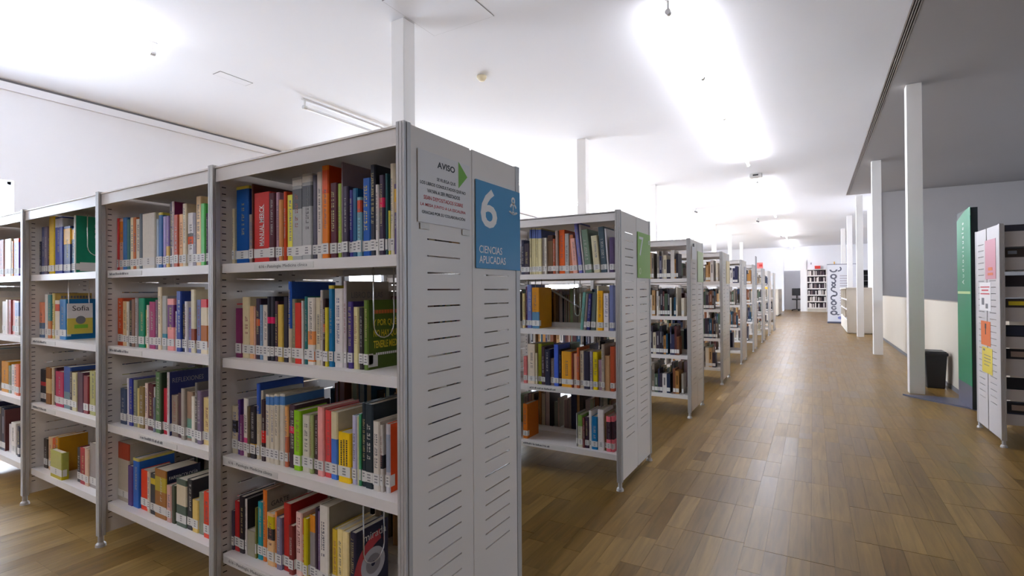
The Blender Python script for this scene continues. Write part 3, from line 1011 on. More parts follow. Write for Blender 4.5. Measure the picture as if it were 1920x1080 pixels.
 'r2': '''-1678 20 231 215 195 140
-1658 16 277 92 52 82
-1642 36 288 104 115 168
-1605 56 269 196 135 42 b=0:.4:90,130,160;c=196,135,42
-1267 22 236 105 150 140 l=-5
-1242 18 229 124 114 108 l=-5
-1222 23 226 46 46 106 l=-4
-1195 32 229 88 98 94 l=-3
-1162 12 275 225 210 170 l=-2
-1148 36 245 222 165 42
-1108 34 229 220 212 212
-1071 27 277 112 118 156''',
 'r3': '''-1673 28 178 212 124 124
-1641 56 262 220 205 185
-1584 16 204 215 205 175
-1568 28 265 165 172 62
-1541 27 249 72 52 56
-1513 39 233 42 42 62
-1475 27 176 135 118 108
-1448 34 267 72 98 190
-1414 15 234 40 36 60
-1395 71 226 222 160 66
-1324 11 218 135 62 46
-1313 26 216 226 180 150
-1288 18 254 186 98 62
-1270 29 235 215 200 175
-1241 39 234 50 46 62
-1202 21 235 166 156 172
-1181 31 233 226 202 52
-1149 24 186 176 146 166
-1125 21 282 170 155 140
-1105 34 215 186 146 108
-1070 27 272 172 78 52''',
 'r4': '''-1680 37 229 202 115 52 c=202,115,52
-1298 11 208 150 145 145
-1284 32 201 196 190 165 b=.65:1:120,150,75
-1251 14 187 115 62 62
-1237 25 193 62 42 62
-1212 21 235 216 210 206
-1191 38 202 32 110 160
-1152 41 250 222 214 210
-1111 14 227 130 105 70
-1097 29 213 222 114 124 b=.35:.85:60,35,45
-1068 20 216 222 114 124 b=.35:.85:60,35,45''',
}
# ================================================================== books
def hexlin(h):
    return lin((int(h[0:2], 16), int(h[2:4], 16), int(h[4:6], 16)))
def colour_name(h):
    r, g_, b = [v / 255 for v in h]
    hh, l, s = colorsys.rgb_to_hls(r, g_, b); hh *= 360; sv = max(r, g_, b) - min(r, g_, b)
    if l < .24 and sv < .14: return 'black'
    if sv < .09: return 'white' if l > .74 else ('light grey' if l > .6 else ('grey' if l > .3 else 'black'))
    if hh < 14 or hh >= 340:
        if l > .62: return 'pink'
        return 'maroon' if l < .31 else ('red' if sv > .25 else 'dusty brown')
    if hh < 32:
        if l > .66: return 'peach'
        return 'brown' if (l < .33 or sv < .3) else ('orange' if l < .58 and sv > .42 else 'tan')
    if hh < 62:
        if l > .66 and sv < .33: return 'cream'
        if l < .36: return 'dark olive'
        return 'yellow' if sv > .42 else 'beige'
    if hh < 95: return 'lime green' if sv > .3 else 'sage green'
    if hh < 165: return 'green' if l > .3 else 'dark green'
    if hh < 205: return 'teal' if l < .5 else 'pale blue'
    if hh < 255: 
        if l > .6: return 'lavender blue'
        return 'navy' if l < .27 else 'blue'
    return 'lilac' if l > .55 else ('purple' if l > .26 else 'dark purple')
SHELFNAME = {1: 'top shelf', 2: 'second shelf', 3: 'third shelf', 4: 'fourth shelf'}
BAYNAME = {'a': 'bay beside the blue sign', 'b': 'front rack second bay', 'c': 'front rack third bay', 'd': 'front rack leftmost bay', 'r': 'rack with green sign'}
SPECIAL = {('a1', 4): 'thick red book with white MANUAL MERCK title on the top shelf', ('a1', 1): 'thick blue book with yellow head on the top shelf, front bay',
           ('a1', 10): 'left of the two big grey encyclopedia volumes on the top shelf', ('a1', 11): 'right of the two big grey encyclopedia volumes on the top shelf',
           ('a2', 24): 'large grey book reading LIBRO DE LAS behind the green book', ('a2', 28): 'green book with big yellow title facing the camera',
           ('a3', 22): 'short thick yellow book on the third shelf of the front bay',
           ('a3', 30): 'pale book with an orange cover at the end of the third shelf', ('a4', 24): 'navy book titled mirada with a white disc on its cover',
           ('a4', 7): 'tall orange-spined book with grey cover reading GARTE on fourth shelf', ('b3', 13): 'white-spined book with navy cover titled REFLEXIONES in second bay',
           ('b4', 6): 'brown and yellow book with navy FARMACOLOGÍA cover in second bay', ('b1', 8): 'wide white slipcase on the top shelf of the second bay',
           ('c1', 8): 'thin book with dark green cover by a wire, third bay', ('c2', 5): 'large bright blue book behind the hanging yellow leaflet',
           ('c4', 4): 'pale olive book turned face out on the lowest shelf, third bay', ('c1', 5): 'thick navy binder with white head label, third bay top shelf',
           ('c1', 4): 'thick yellow book beside the navy binder in the third bay', ('b4', 0): 'cream slipcase with a red-brown top, bottom shelf of second bay'}
glyph_rng = random.Random(11)

def cover_prism(mb, w_, d_, z0, z1, col, ccol, t=.0022, cap=True):
    """U-shaped cover slice: slightly rounded spine at y=0, boards running back"""
    b = min(.004, w_ * .22)
    outer = [(b, 0), (w_ - b, 0), (w_, b), (w_, d_), (w_ - t, d_), (w_ - t, .004), (t, .004), (t, d_), (0, d_), (0, b)]
    n = len(outer); i = len(mb.v)
    mb.v += [(x, y, z0) for x, y in outer] + [(x, y, z1) for x, y in outer]
    for k in range(n):
        mb.f.append((i + k, i + (k + 1) % n, i + n + (k + 1) % n, i + n + k))
        mb.c.append(ccol if k in (2, 3, 4, 6, 7, 8) else col)
    if cap:
        mb.f.append(tuple(i + n + k for k in range(n))); mb.c.append(col)
        mb.f.append(tuple(i + n - 1 - k for k in range(n))); mb.c.append(col)

def make_book(key, idx, x0, w_, h, hexc, opts, yf, z, detail=True):
    O = dict(); bands = []
    for o in [q for q in opts.split(';') if q]:
        k, v = o.split('=', 1)
        if k == 'b':
            a, b, c = v.split(':'); bands.append((float(a), float(b), rich(lin(tuple(map(int, c.split(',')))))))
        else: O[k] = v
    col = rich(lin(hexc)); ccol = rich(lin(tuple(map(int, O['c'].split(','))))) if 'c' in O else tuple(c * .92 for c in col)
    w_ = max(w_ - .0012, .005)
    d_ = min(max(h * .68, .115), .215)
    rr = random.Random(idx * 131 + sum(map(ord, key)))
    if 'F' in O: d_ = .03; w_ = float(O['F']) / 1000
    jit = rr.uniform(-.004, .007)
    me = MB()
    cuts = sorted(set([0, h] + [round(b[0] * h, 4) for b in bands] + [round(b[1] * h, 4) for b in bands]))
    for a, b in zip(cuts[:-1], cuts[1:]):
        m_ = (a + b) / 2 / h; c = col; cc = ccol
        for q in bands:
            if q[0] <= m_ <= q[1]:
                c = q[2]
                if 'c' not in O: cc = q[2]
        if 'head' in O and b == h and False: pass
        cover_prism(me, w_, d_, a, b, c, cc)
    book = me.build('book', M['book'], None, (x0, yf + jit, z))
    lean = float(O.get('l', 0))
    if lean:
        book.rotation_euler = (0, -math.radians(lean), 0)
        if lean < 0:
            book.location.z += 0.0
        s_ = math.sin(math.radians(abs(lean)))
        book.location.z += w_ * s_ if lean < 0 else 0
    MB().box(.0023, w_ - .0023, .0042, d_ - .004, .003, h - .003).build('pages', M['pages'], book)
    if 'head' in O:
        hc = lin(tuple(map(int, O['head'].split(','))))
        hb = MB(); cover_prism(hb, w_ + .0012, d_, h - .010, h + .0012, hc, hc); hb.build('head_band', M['book'], book, (-.0006, -.0006, 0))
    if not detail: return book
    # call-number sticker on the spine foot
    lw = max(w_ - .001, .005); lb0, lb1 = .016 + rr.uniform(0, .004), .050 + rr.uniform(0, .004)
    if rr.random() < .93 and h > .13:
        st = MB(); st.box(.0004, w_ - .0004, -.0005, .001, lb0, lb1)
        st.box(w_ - .0006, w_ + .0004, .004, .022, lb0, lb1)
        st.build('call_label', M['sticker'], book)
        if w_ > .011:
            mk = MB(); n_ = 2 if w_ < .018 else 3
            for q in range(n_):
                zz = lb1 - .010 - q * .009; half = min(w_ * .28, .008) * rr.uniform(.6, 1)
                mk.box(w_ / 2 - half, w_ / 2 + half, -.0009, -.0005, zz, zz + .0042)
            mk.build('call_number', M['call_ink'], book)
    # blurred spine lettering
    if 'T' not in O and (key, idx) != ('a3', 22) and w_ > .010 and h > .15 and rr.random() < .7:
        lum = .3 * col[0] + .59 * col[1] + .11 * col[2]
        if lum < .22: gc = rr.choice([(.45, .43, .4), (.5, .48, .44), (.5, .42, .18)])
        else: gc = rr.choice([(.16, .155, .16), (.13, .13, .13), (.34, .12, .1), (.14, .17, .3)])
        gm = MB(); zz = rr.uniform(.30, .42) * h; end = rr.uniform(.7, .93) * h; gh = min(w_ * rr.uniform(.25, .42), .014)
        cx = w_ / 2 + rr.uniform(-.1, .1) * w_
        while zz < end:
            gw = gh * rr.uniform(.35, .75); k = rr.random()
            gm.box(cx - gh / 2, cx - gh / 2 + gh * .2, -.0004, .0001, zz, zz + gw, gc)
            if k < .5: gm.box(cx - gh / 2, cx + gh / 2, -.0004, .0001, zz, zz + gw * .32, gc)
            if k > .3: gm.box(cx + gh * .1, cx + gh / 2, -.0004, .0001, zz + gw * .1, zz + gw * .9, gc)
            zz += gw * 1.25 + (gh * .6 if rr.random() < .2 else 0)
        gm.build('spine_lettering', M['glyph'], book)
    return book

BK = {}
n_books = 0
allrows = []
for key, txt in BOOKS.items():
    rows = []
    for ln in txt.split('\n'):
        p = ln.split(' ', 6)
        rows.append((int(p[0]) / 1000, int(p[1]) / 1000, int(p[2]) / 1000, tuple(int(q) for q in p[3:6]), p[6] if len(p) > 6 else ''))
    allrows.append((key, rows))
for key, rows in allrows:
    k = int(key[1]); ri = 1 if key[0] == 'r' else 0
    yf = RY[ri] + .035 + .038
    z = SHZ[k] + .0003
    names = [colour_name(r[3]) for r in rows]
    med = sorted(r[2] for r in rows)[len(rows) // 2]
    for i, (x0, w_, h, hexc, opts) in enumerate(rows):
        y_ = yf - (.03 if 'F=' in opts else 0)
        b = make_book(key, i, x0, w_, h, hexc, opts, y_, z)
        BK[(key, i)] = b; n_books += 1
        cn = names[i]; same = [j for j, c in enumerate(names) if c == cn]
        sz = ('slim ' if w_ < .02 else ('thick ' if w_ > .042 else ''))
        if h > med * 1.18: sz = 'tall ' + sz
        elif h < med * .86: sz = 'short ' + sz
        if len(same) == 1: lab = '%s%s book, the only %s one on the %s, %s' % (sz, cn, cn, SHELFNAME[k], BAYNAME[key[0]])
        else: lab = '%s%s book, %s %s one from left, %s, %s' % (sz, cn, ORD[same.index(i) + 1], cn.split()[-1] if False else cn, SHELFNAME[k], BAYNAME[key[0]])
        lab = SPECIAL.get((key, i), lab)
        wd = lab.split()
        if len(wd) > 16:
            lab = lab.replace(sz, '', 1); lab = ' '.join(lab.split()[:16]) if len(lab.split()) > 16 else lab
        grp = 'books on the %s of the %s' % (SHELFNAME[k], {'a': 'front rack first bay', 'b': 'front rack second bay', 'c': 'front rack third bay', 'd': 'front rack fourth bay', 'r': 'second rack'}[key[0]])
        tag(b, lab, 'book', grp)

# readable titles ---------------------------------------------------
def spine_title(key, i, body, m, frac0, frac1, hfrac, bold=.0):
    b = BK[(key, i)]; bb = [v.co for v in b.data.vertices]; w_ = max(v.x for v in bb); h = max(v.z for v in bb)
    text('title', body, m, (w_ / 2 + w_ * hfrac / 2, -.0002, h * frac0), (0, 0, 1), (-1, 0, 0), height=w_ * hfrac, width=h * (frac1 - frac0), parent=b, bold=bold)
def face_title(key, i, body, m, y0, z0, hh, wd, name='title', bold=0.0):
    b = BK[(key, i)]; w_ = max(v.co.x for v in b.data.vertices)
    text(name, body, m, (w_ + .0001, y0, z0), (0, 1, 0), (0, 0, 1), height=hh, width=wd, parent=b, bold=bold)
spine_title('a1', 4, 'MANUAL MERCK', M['ink_white'], .24, .82, .28, .01)
MB().box(.06, .0615, -.0004, .0001, .065, .215).build('rule', M['ink_white'], BK[('a1', 4)])
G = ('a2', 28)
face_title(*G, 'QUÉ ES EL DOLOR' if False else '', M['ink_orange'], 0, 0, .1, .1) if False else None
gb = MB(); ww = max(v.co.x for v in BK[G].data.vertices)
for q in range(9):
    gb.box(ww, ww + .0004, .022 + q * .0125, .032 + q * .0125, .176, .188)
gb.build('small_lettering', M['ink_orange'], BK[G])
face_title(*G, 'Y POR QUÉ', M['ink_yellow'], .022, .134, .029, .105, bold=.02)
face_title(*G, 'NO HAY QUE', M['ink_yellow'], .024, .098, .026, .112, bold=.02)
face_title(*G, 'TENERLE MIEDO', M['ink_yellow'], .024, .066, .024, .118, bold=.02)
gb = MB()
for q in range(11):
    gb.box(ww, ww + .0004, .034 + q * .0095, .041 + q * .0095, .043, .051)
gb.build('author_lettering', M['ink_white'], BK[G])
MB().box(ww, ww + .0004, .001, .042, .008, .046).build('cover_label', M['sticker'], BK[G])
face_title('a2', 24, 'LIBRO DE LAS', M['ink_grey'], .022, .226, .020, .14)
face_title('a4', 24, 'mirada', M['ink_white'], .035, .168, .025, .10)
cdw = max(v.co.x for v in BK[('a4', 24)].data.vertices)
dd = MB(); ring(dd, 0, 0, .053, .009, x1=.0012, n=28); o = dd.build('disc', M['disc'], BK[('a4', 24)], (cdw, .075, .085))
dd = MB(); ring(dd, 0, 0, .032, .010, x1=.0016, n=24); o = dd.build('disc_ring', M['sign_grey'], BK[('a4', 24)], (cdw, .075, .085))
dd = MB(); ring(dd, .02, .02, .14, .105, 100, 200, x1=.0004, n=12); dd.build('cover_art', M['ink_red'], BK[('a4', 24)], (cdw, .11, .03))
face_title('a4', 7, 'GARTE', M['ink'], .02, .195, .018, .075)
face_title('b3', 13, 'REFLEXIONES', M['sign_grey'], .015, .226, .020, .13)
face_title('b4', 6, 'FARMACOLOGÍA', M['ink_white'], .012, .17, .018, .12)
b_ = BK[('c1', 8)]; cw = max(v.co.x for v in b_.data.vertices)
gb = MB()
for rw_ in range(3):
    for q in range(4):
        gb.box(cw, cw + .0004, .085 + q * .017, .098 + q * .017, .19 + rw_ * .028, .207 + rw_ * .028)
gb.build('cover_lettering', M['sign_grey'], b_)
MB().box(cw, cw + .0004, .02, .19, .012, .058).build('cover_label', M['sticker'], b_)
b_ = BK[('c2', 3)]; cw = max(v.co.x for v in b_.data.vertices)
gb = MB()
for q in range(10): gb.box(cw, cw + .0004, .03 + q * .014, .04 + q * .014, .222, .236)
gb.build('cover_lettering', M['ink_grey'], b_)
bb = BK[('a3', 22)]; hz = .155; w_ = max(v.co.x for v in bb.data.vertices)
gb = MB(); rr = random.Random(5)
for cx in (.28, .5, .72):
    zz = .055
    while zz < .135:
        q = rr.uniform(.003, .006); gb.box(w_ * cx - .003, w_ * cx + .003, -.0007, -.0004, zz, zz + q); zz += q + .0018
gb.build('title', M['ink'], bb)

# books too small or too hidden to pick apart: rear faces of the racks and the far racks
st = MB(); pal = ['2a2630', '3a2c28', '5a4a40', 'c8bca0', '8a7f72', '24304a', '5a3030', '4a5a48', 'b89060', '30304e', '968c80', '7a4a30', 'd8ccb8', '3c3440', 'a8763c', '204860', 'd8d0c8']
rs = random.Random(21)
def stuff_row(xa, xb, y, z, front, fill=.93, zmax=.27, dark=.0, rear=False):
    x = xa
    while x < xb - .03:
        w_ = rs.uniform(.012, .042); h = min(rs.uniform(.17, .285), zmax)
        if x + w_ > xb: break
        if rs.random() < fill:
            c = hexlin(rs.choice(pal)); d_ = min(h * .68, .19)
            y0 = y if front else y - d_
            if rear:
                pg = tuple(v * rs.uniform(.6, 1.05) for v in (.50, .45, .36))
                st.box(x, x + .002, y0, y0 + d_, z, z + h, c); st.box(x + w_ - .002, x + w_, y0, y0 + d_, z, z + h, c)
                st.box(x + .002, x + w_ - .002, y0 + .004, y0 + d_, z, z + h - .004, pg if rs.random() < .6 else c)
            else:
                st.box(x, x + w_ - .001, y0, y0 + d_, z, z + h, c)
                st.box(x + .0006, x + w_ - .0016, y0 - .0006, y0 + .001, z + .016, z + .052, (.68, .66, .62))
                if rs.random() < .5: st.box(x + w_ * .3, x + w_ * .65, y0 - .0005, y0, z + h * .4, z + h * .8, tuple(min(1, v + .25) if sum(c) < .6 else v * .3 for v in c))
        x += w_ + (.0004 if rs.random() < .9 else rs.uniform(.01, .04))
for ri, y in enumerate(RY):
    for bay in range(4 if ri == 0 else 2):
        xa = XEND - .030 - (bay + 1) * BAY + .04; xb = xa + SW - .02
        for k in (1, 2, 3, 4):
            lead = rs.choice((0, 0, .1)); tail = rs.choice((0, 0, .05, .15))
            if not ((ri == 0) or (ri == 1 and bay == 0)):
                stuff_row(xa + lead, xb - tail, y + .073, SHZ[k], True)
            if ri <= 4: stuff_row(xa + rs.choice((0, .1)), xb - rs.choice((0, .2, .12)), y + DEP - .073, SHZ[k], False, rear=True)
# hidden neighbours further along the fourth bay of the front rack
for k in (1, 2, 3, 4):
    first = [r for kk, r in allrows if kk == 'd%d' % k][0][0][0]
    stuff_row(XEND - .03 - 4 * BAY + .04, first - .01, RY[0] + .073, SHZ[k], True)
o = st.build('shelved_books', M['book'])
tag(o, 'small distant books on the farther racks and the hidden back shelves', 'books', None, 'stuff')

# ================================================================== right side of the corridor
# media rack with face-out cases
mr_ = empty('media_rack', (1.19, 5.105, 0)); tag(mr_, 'white media rack at the right edge with pink, orange and yellow papers', 'bookcase')
AD = .66
PANEL_DIMMED = PANEL.copy(); PANEL_DIMMED.materials[0] = M['powder_dimmed']
for i, px in enumerate((0, .946)):
    for s in (0, 1):
        p = link('post', POST, mr_, (px, 0, 0) if s == 0 else (px + .030, AD, 0))
        if s: p.rotation_euler = (0, 0, math.pi)
        link('foot', FOOT, p)
    for k, yy in enumerate((0.032, 0.341)):
        link('side_panel', PANEL_DIMMED, mr_, (px + .001 if i == 0 else px + .025, yy, 0))
lips = [(.165, .247), (.35, .43), (.53, .655), (.737, .82), (.933, 1.035), (1.11, 1.19), (1.315, 1.407), (1.486, 1.60)]
case_pal = ['1c1a1e', '2a2226', '151518', '40342e', '3a3a44', '201c20', '505058', '2c3040']
cases = []
for i, (a, b) in enumerate(lips):
    mb = MB(); mb.box(.032, .945, .03, .033, a, b); mb.box(.032, .945, .033, .30, a, a + .003); mb.box(.032, .945, .297, .30, a, b)
    mb.build('tray', M['powder_dimmed'], mr_)
    mb = MB(); mb.box(.032, .945, .36, .363, a, b); mb.box(.032, .945, .36, AD - .03, a, a + .003); mb.box(.032, .945, AD - .033, AD - .03, a, b)
    mb.build('tray', M['powder_dimmed'], mr_)
lv = ['lowest', 'second lowest', 'third lowest', 'fourth lowest', 'fourth from the top', 'third highest', 'second highest', 'topmost']
ra = random.Random(9)
casedesc = [['dark', 'dark with pale picture'], ['near-black', 'dark brown'], ['brown with a pale picture', 'dark brown'], ['black', 'dark grey'], ['yellow-striped', 'dark'], ['black', 'black with a white figure'], ['dark with a grey label', 'near-black'], ['black patterned', 'dark with a white window']]
for i, (a, b) in enumerate(lips):
    nxt = lips[i + 1][0] if i < 7 else b + .06
    top = min(nxt - .008, b + .085)
    for q in range(2):
        x0 = 1.19 + .040 + q * .165; w_ = .150
        c = empty('disc_case', (x0, 5.105 + .045, a + .004))
        tag(c, '%s disc case, %s the post, %s media tray' % (casedesc[i][q], ('next to', 'second from')[q], lv[i]), 'disc case', 'cases on the media rack')
        h = top - a - .004
        cb = MB(); cb.box(0, w_, 0, .014, 0, h, hexlin(ra.choice(case_pal))); bevel(cb.build('case_body', M['book'], c), .002, 1)
        cv = MB(); cv.box(.006, w_ - .006, -.0008, 0, h - .078, h - .006, hexlin(ra.choice(case_pal)))
        if i == 4 and q == 0: cv.box(.02, w_ - .02, -.0012, -.0008, h - .05, h - .02, lin((215, 195, 50)))
        if i in (0, 2) : cv.box(.03, w_ - .04, -.0012, -.0008, h - .06, h - .02, lin((150, 130, 120)))
        if i == 6: cv.box(.02, .07, -.0012, -.0008, h - .045, h - .02, lin((130, 135, 145)))
        if i == 5 and q == 1: cv.box(.03, .045, -.0012, -.0008, h - .07, h - .015, lin((210, 210, 215))); cv.box(.02, .06, -.0012, -.0008, h - .04, h - .03, lin((210, 210, 215)))
        if i == 7 and q == 1: cv.box(.03, .11, -.0012, -.0008, h - .055, h - .012, lin((170, 165, 160)))
        cv.build('cover_sheet', M['book'], c)
        for o in c.children: o.rotation_euler = (-.10, 0, 0)
def wall_paper(y0, y1, z0, z1, m, name, label, marks):
    s = empty(name, (1.1905, y1, z0)); tag(s, label, 'notice')
    MB().box(-.0015, 0, -(y1 - y0), 0, 0, z1 - z0).build('sheet', m, s)
    W_, Hh = y1 - y0, z1 - z0
    for (mm, rects, nm) in marks:
        g_ = MB()
        for (a, b, c, d) in rects: g_.box(-.0022, -.0015, -b * W_, -a * W_, c * Hh, d * Hh)
        g_.build(nm, mm, s)
wall_paper(5.195, 5.47, 1.25, 1.56, M['pink'], 'paper_sign', 'faded pink sign panel at the top of the media rack end', [(M['orange'], [(.3, .7, .22, .3), (.25, .75, .1, .16)], 'print')])
lines = [(.1, .9, .82, .86), (.2, .8, .7, .75), (.1, .9, .58, .62)]
wall_paper(5.33, 5.64, 1.0, 1.225, M['paper'], 'paper_notice', 'white notice with dark pictures taped to the media rack end', [(M['ink_red'], lines, 'print'), (M['ink_grey'], [(.2, .42, .2, .45), (.55, .75, .08, .25)], 'picture')])
wall_paper(5.35, 5.61, .72, .915, M['orange'], 'paper_notice', 'orange paper notice taped to the media rack end', [(M['ink'], [(.42, .58, .7, .9), (.46, .54, .45, .7)], 'picture')])
wall_paper(5.31, 5.585, .50, .705, M['yellow'], 'paper_notice', 'yellow paper notice taped below the orange one', [(M['ink_grey'], [(.12, .3, .85, .93), (.2, .85, .68, .71), (.2, .85, .56, .59), (.2, .85, .44, .47), (.2, .7, .3, .33)], 'print')])

# green totem on its floor plate, seen from the corridor
tt = empty('totem_sign', (1.30, 6.46, 0)); tag(tt, 'tall green Audiovisuales totem sign on a slate floor plate beside the column', 'sign')
poly = [(-.44, .33), (-.36, .14), (.06, .0), (.06, .50), (-.44, .90)]
MB().prism([(-.46, .62), (-.38, .50), (.05, .06), (.08, .06), (.08, .62)], 0.0005, .016).build('floor_plate', M['slate'], tt)
tw = .53
MB().box(.004, .06, 0.02, tw, .016, 1.96).build('core', M['dark_edge'], tt)
mb = MB()
arc = []
mb.box(0, .004, .0, tw, .235, 1.88); 
nseg = 8
for k in range(nseg):
    a0, a1 = k / nseg, (k + 1) / nseg
    y0, y1 = a0 * tw, a1 * tw
    z0 = 1.88 + .085 * math.cos(a0 * math.pi / 2) ; z1 = 1.88 + .085 * math.cos(a1 * math.pi / 2)
    i = len(mb.v)
    mb.v += [(0, y0, 1.88), (0, y1, 1.88), (0, y1, z1), (0, y0, z0), (.004, y0, 1.88), (.004, y1, 1.88), (.004, y1, z1), (.004, y0, z0)]
    mb.f += [(i, i + 3, i + 2, i + 1), (i + 4, i + 5, i + 6, i + 7), (i + 3, i + 7, i + 6, i + 2)]; mb.c += [None] * 3
mb.build('green_panel', M['totem_green'], tt)
MB().box(0, .004, 0, tw, .016, .235).build('base_panel', M['slate'], tt)
MB().box(-.0015, 0, .02, tw - .02, 1.125, 1.15).build('stripe', M['sign_pale'], tt)
text('lettering', 'A u d i o v i s u a l e s', M['ink_white'], (-.0004, .30 - .05, 1.22), (0, 0, 1), (0, 1, 0), height=.075, width=.62, parent=tt)

# black bin by the parapet
bn = empty('waste_bin', (1.235, 7.86, 0)); tag(bn, 'black plastic waste bin against the cream parapet behind the column', 'bin')
b0 = MB(); a, b, c = .085, .11, .125
i = 0
for z_, sx_, sy_ in ((0, .085, .12), (.40, .105, .14)): b0.v += [(-sx_, -sy_, z_), (sx_, -sy_, z_), (sx_, sy_, z_), (-sx_, sy_, z_)]
b0.f = [(3, 2, 1, 0), (0, 1, 5, 4), (1, 2, 6, 5), (2, 3, 7, 6), (3, 0, 4, 7), (4, 5, 6, 7)]; b0.c = [None] * 6
bevel(b0.build('body', M['black'], bn), .012)
bevel(MB().box(-.115, .115, -.15, .15, .385, .425).build('rim', M['black'], bn), .01)
bevel(MB().box(-.10, .10, -.135, .135, .42, .436).build('lid', M['black'], bn), .006)

# cream counter with niche shelves on its end
ct = empty('counter', (1.07, 17.2, 0)); tag(ct, 'cream service counter with open niches at the right of the corridor', 'counter')
MB().box(-.31, .31, -.95, -.91, .02, 1.19).build('front_panel', M['cream'], ct)
MB().box(-.33, .31, -.97, 2.6, 1.19, 1.22).build('countertop', M['cream'], ct)
MB().box(-.27, .31, -.91, 2.5, .0, .02).build('plinth', M['cream'], ct)
for zz in (.35, .62, .88): MB().box(-.31, -.02, -.91, 2.5, zz, zz + .03).build('niche_shelf', M['paper'], ct)
MB().box(-.02, .0, -.91, 2.5, .02, 1.19).build('inner_panel', M['cream'], ct)
for yy in (.2, 1.3, 2.46): MB().box(-.31, -.02, yy, yy + .04, .02, 1.19).build('divider', M['cream'], ct)
MB().box(-.31, -.29, -.91, 2.5, .02, .35).build('kick_panel', M['cream'], ct)
for (yy, zz, m, l) in ((-.55, .65, 'slot', 'dark box in the upper counter niche'), (-.4, .38, 'slot', 'dark box in the lower counter niche')):
    bq = empty('storage_box', (.90, 17.2 + yy, zz)); tag(bq, l, 'box')
    MB().box(-.1, .1, -.15, .15, 0, .14).build('box_body', M['ink_grey'], bq); MB().box(-.103, .103, -.153, .153, .14, .165).build('box_lid', M['black'], bq)
# dark media cabinet behind the counter
dk = empty('dark_cabinet', (1.52, 22.2, 0)); tag(dk, 'dark open cabinet standing behind the cream counter', 'cabinet')
MB().box(-.35, -.32, -.2, .2, 0, 1.86).box(.32, .35, -.2, .2, 0, 1.86).build('side_panel', M['ink_grey'], dk)
MB().box(-.32, .32, .17, .2, 0, 1.86).build('back_panel', M['grille'], dk)
for zz in (.05, .4, .75, 1.1, 1.27, 1.46, 1.66, 1.84): MB().box(-.32, .32, -.2, .17, zz, zz + .02).build('shelf', M['ink_grey'], dk)

# roll-up banner
bn2 = empty('banner', (.84, 20.95, 0)); tag(bn2, 'white roll-up banner with dark vertical lettering near the far end', 'banner')
MB().box(-.43, .43, -.002, .002, .06, 2.03).build('printed_sheet', M['banner'], bn2)
bevel(MB().box(-.44, .44, -.09, .09, 0, .06).build('base', M['slate'], bn2), .01)
MB().box(-.43, .43, -.006, .006, 2.03, 2.05).build('top_rail', M['slate'], bn2)
smooth(MB().tube([(0, .02, .05), (0, .02, 2.04)], .01, 8).build('pole', M['alu'], bn2))
def yr(cx, cz, ro, ri, a0=0, a1=360, sq=1.0, n=12, nm='letter', m=M['banner_ink']):
    lt = MB()
    for k in range(n):
        t0 = math.radians(a0 + (a1 - a0) * k / n); t1 = math.radians(a0 + (a1 - a0) * (k + 1) / n)
        lt.quad(*[(cx + r * sq * math.cos(t), -.003, cz + r * math.sin(t)) for r, t in ((ri, t0), (ri, t1), (ro, t1), (ro, t0))])
    lt.build(nm, m, bn2)
cx = -.24
yr(cx, .36, .085, .04, sq=1.3); yr(cx + .12, .34, .06, .025, 180, 330); yr(cx, .53, .07, .03, 20, 360, 1.2); yr(cx, .70, .085, .04, sq=1.1)
yr(cx, .88, .1, .058, 60, 300); yr(cx + .02, 1.02, .095, .05, 230, 480); yr(cx, 1.18, .09, .048, 40, 290); yr(cx, 1.33, .07, .028, 0, 360)
yr(cx, 1.46, .08, .038, 200, 440); yr(cx, 1.62, .095, .045, sq=1.1); yr(cx, 1.86, .1, .055, 180, 360, 1.2); yr(cx + .15, 1.88, .09, .048, 250, 420)
pl = MB()
for k in range(13):
    zz = 1.62 - k * .085
    pl.quad((-.06, -.003, zz), (.22 - (k % 3) * .04, -.003, zz), (.22 - (k % 3) * .04, -.003, zz + .035), (-.06, -.003, zz + .035))
pl.build('small_print', M['banner_pale'], bn2)
yr(-.05, .19, .05, 0, sq=1.6, nm='logo', m=M['banner_blue'])

# far end ----------------------------------------------------------
fb = empty('far_bookcase', (.14, YF - .16, 0)); tag(fb, 'white bookcase of six shelves against the far wall', 'bookcase')
MB().box(-.45, -.42, -.14, .14, 0, 2.24).build('side_panel', M['powder'], fb)
MB().box(.42, .45, -.14, .14, 0, 2.24).build('side_panel', M['powder'], fb)
MB().box(-.42, .42, .12, .14, 0, 2.24).build('back_panel', M['grille'], fb)
for k in range(7): MB().box(-.42, .42, -.14, .12, .16 + k * .34, .19 + k * .34 + (.03 if k < 6 else 0)).build('shelf', M['powder'], fb)
MB().box(-.42, .42, -.12, -.1, 0, .16).build('kick_panel', M['cream'], fb)
st2 = MB()
for k in range(6):
    x = -.40
    while x < .38:
        w_ = rs.uniform(.03, .06); h = rs.uniform(.19, .25)
        st2.box(x, x + w_, -.12, .08, .225 + k * .34, .225 + k * .34 + h, hexlin(rs.choice(['e0d8d0', '40343a', 'c8beb4', '3a3038', '6a5a58', 'd0c8c4', '504048'])))
        x += w_ + rs.choice((.001, .001, .03))
o = st2.build('bookcase_contents', M['book'], None, (.14, YF - .16, 0)); tag(o, 'pale and dark boxes and books filling the far bookcase', 'books', None, 'stuff')
rb = empty('red_box', (.19, YF - .17, 2.262)); tag(rb, 'small red box on top of the far bookcase', 'box')
MB().box(-.13, .13, -.1, .1, 0, .12).build('box_body', M['redcard'], rb); MB().box(-.135, .135, -.105, .105, .12, .15).build('box_lid', M['redcard'], rb)
ys = MB().box(.92, .96, YF - .03, YF - .001, 2.26, 2.62).build('wall_sign', M['yellowcard']); tag(ys, 'narrow yellow sign on the far wall above the banner', 'sign')
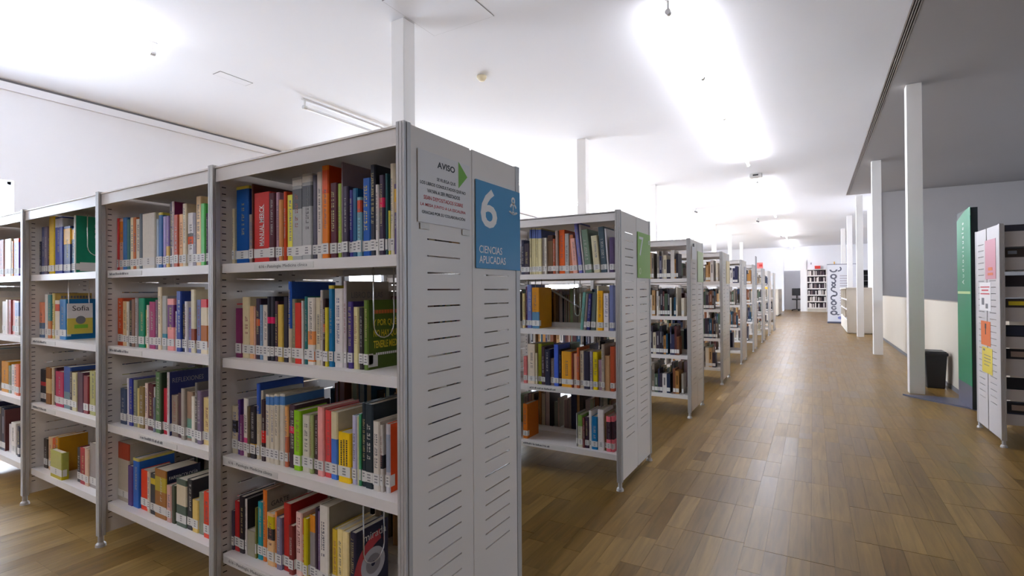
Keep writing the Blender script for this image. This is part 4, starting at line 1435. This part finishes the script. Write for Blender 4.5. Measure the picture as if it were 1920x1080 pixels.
sw = MB().box(-.13, -.08, YF - .02, YF - .001, 2.50, 2.60).build('wall_box', M['sign_grey']); tag(sw, 'small grey box on the far wall above the bookcase', 'box')
# black swivel chair in the doorway
ch = empty('office_chair', (-.80, YF + .75, 0)); tag(ch, 'black office chair standing in the far doorway', 'chair')
bevel(MB().box(-.24, .24, -.03, .03, .84, 1.24).build('backrest', M['black'], ch, (0, .22, 0)), .02)
bevel(MB().box(-.24, .24, -.24, .24, .60, .68).build('seat', M['black'], ch), .03)
MB().tube([(0, 0, .1), (0, 0, .6)], .03, 8).build('gas_lift', M['black'], ch)
MB().box(-.03, .03, .18, .24, .62, .9).build('back_support', M['black'], ch)
for k in range(5):
    t = 2 * math.pi * k / 5
    MB().tube([(0, 0, .1), (.28 * math.cos(t), .28 * math.sin(t), .06)], .02, 6).build('leg', M['black'], ch)
    MB().lathe([(.028, 0), (.028, .05)], 8, (.28 * math.cos(t), .28 * math.sin(t))).build('castor', M['black'], ch)
# cream low cabinets past the last rack
for i, (ya, yb, lb) in enumerate(((21.0, 23.4, 'cream low cabinet past the last rack, nearer of two'), (25.4, 28.2, 'cream low cabinet past the last rack, farther of two'))):
    e = empty('low_cabinet', (-1.75, (ya + yb) / 2, 0)); tag(e, lb, 'cabinet', 'cream low cabinets')
    hl = (yb - ya) / 2
    MB().box(-.4, .4, -hl, hl, .05, 1.17).build('body', M['cream'], e); MB().box(-.42, .42, -hl - .02, hl + .02, 1.17, 1.2).build('worktop', M['cream'], e)
    MB().box(-.36, .36, -hl + .03, hl - .03, 0, .05).build('plinth', M['ink_grey'], e)
    for k in range(3):
        yy = -hl + .04 + k * (2 * hl - .08) / 3
        d_ = MB().box(.40, .415, yy + .01, yy + (2 * hl - .08) / 3 - .01, .08, 1.14).build('door', M['cream'], e)
        MB().box(.415, .43, yy + .05, yy + .065, .6, .75).build('handle', M['alu'], d_)
yc = empty('display_card', (-1.52, 21.6, 1.201)); tag(yc, 'amber yellow card standing on the nearer cream cabinet', 'card')
MB().box(-.13, .13, 0, .005, .0, .32).build('front_leaf', M['yellowcard'], yc)
o = MB().box(-.13, .13, 0, .005, .0, .32).build('rear_leaf', M['yellowcard'], yc, (0, .12, 0)); o.rotation_euler = (.35, 0, 0)
MB().box(-.08, .08, -.001, 0, .08, .22).build('print', M['orange'], yc)
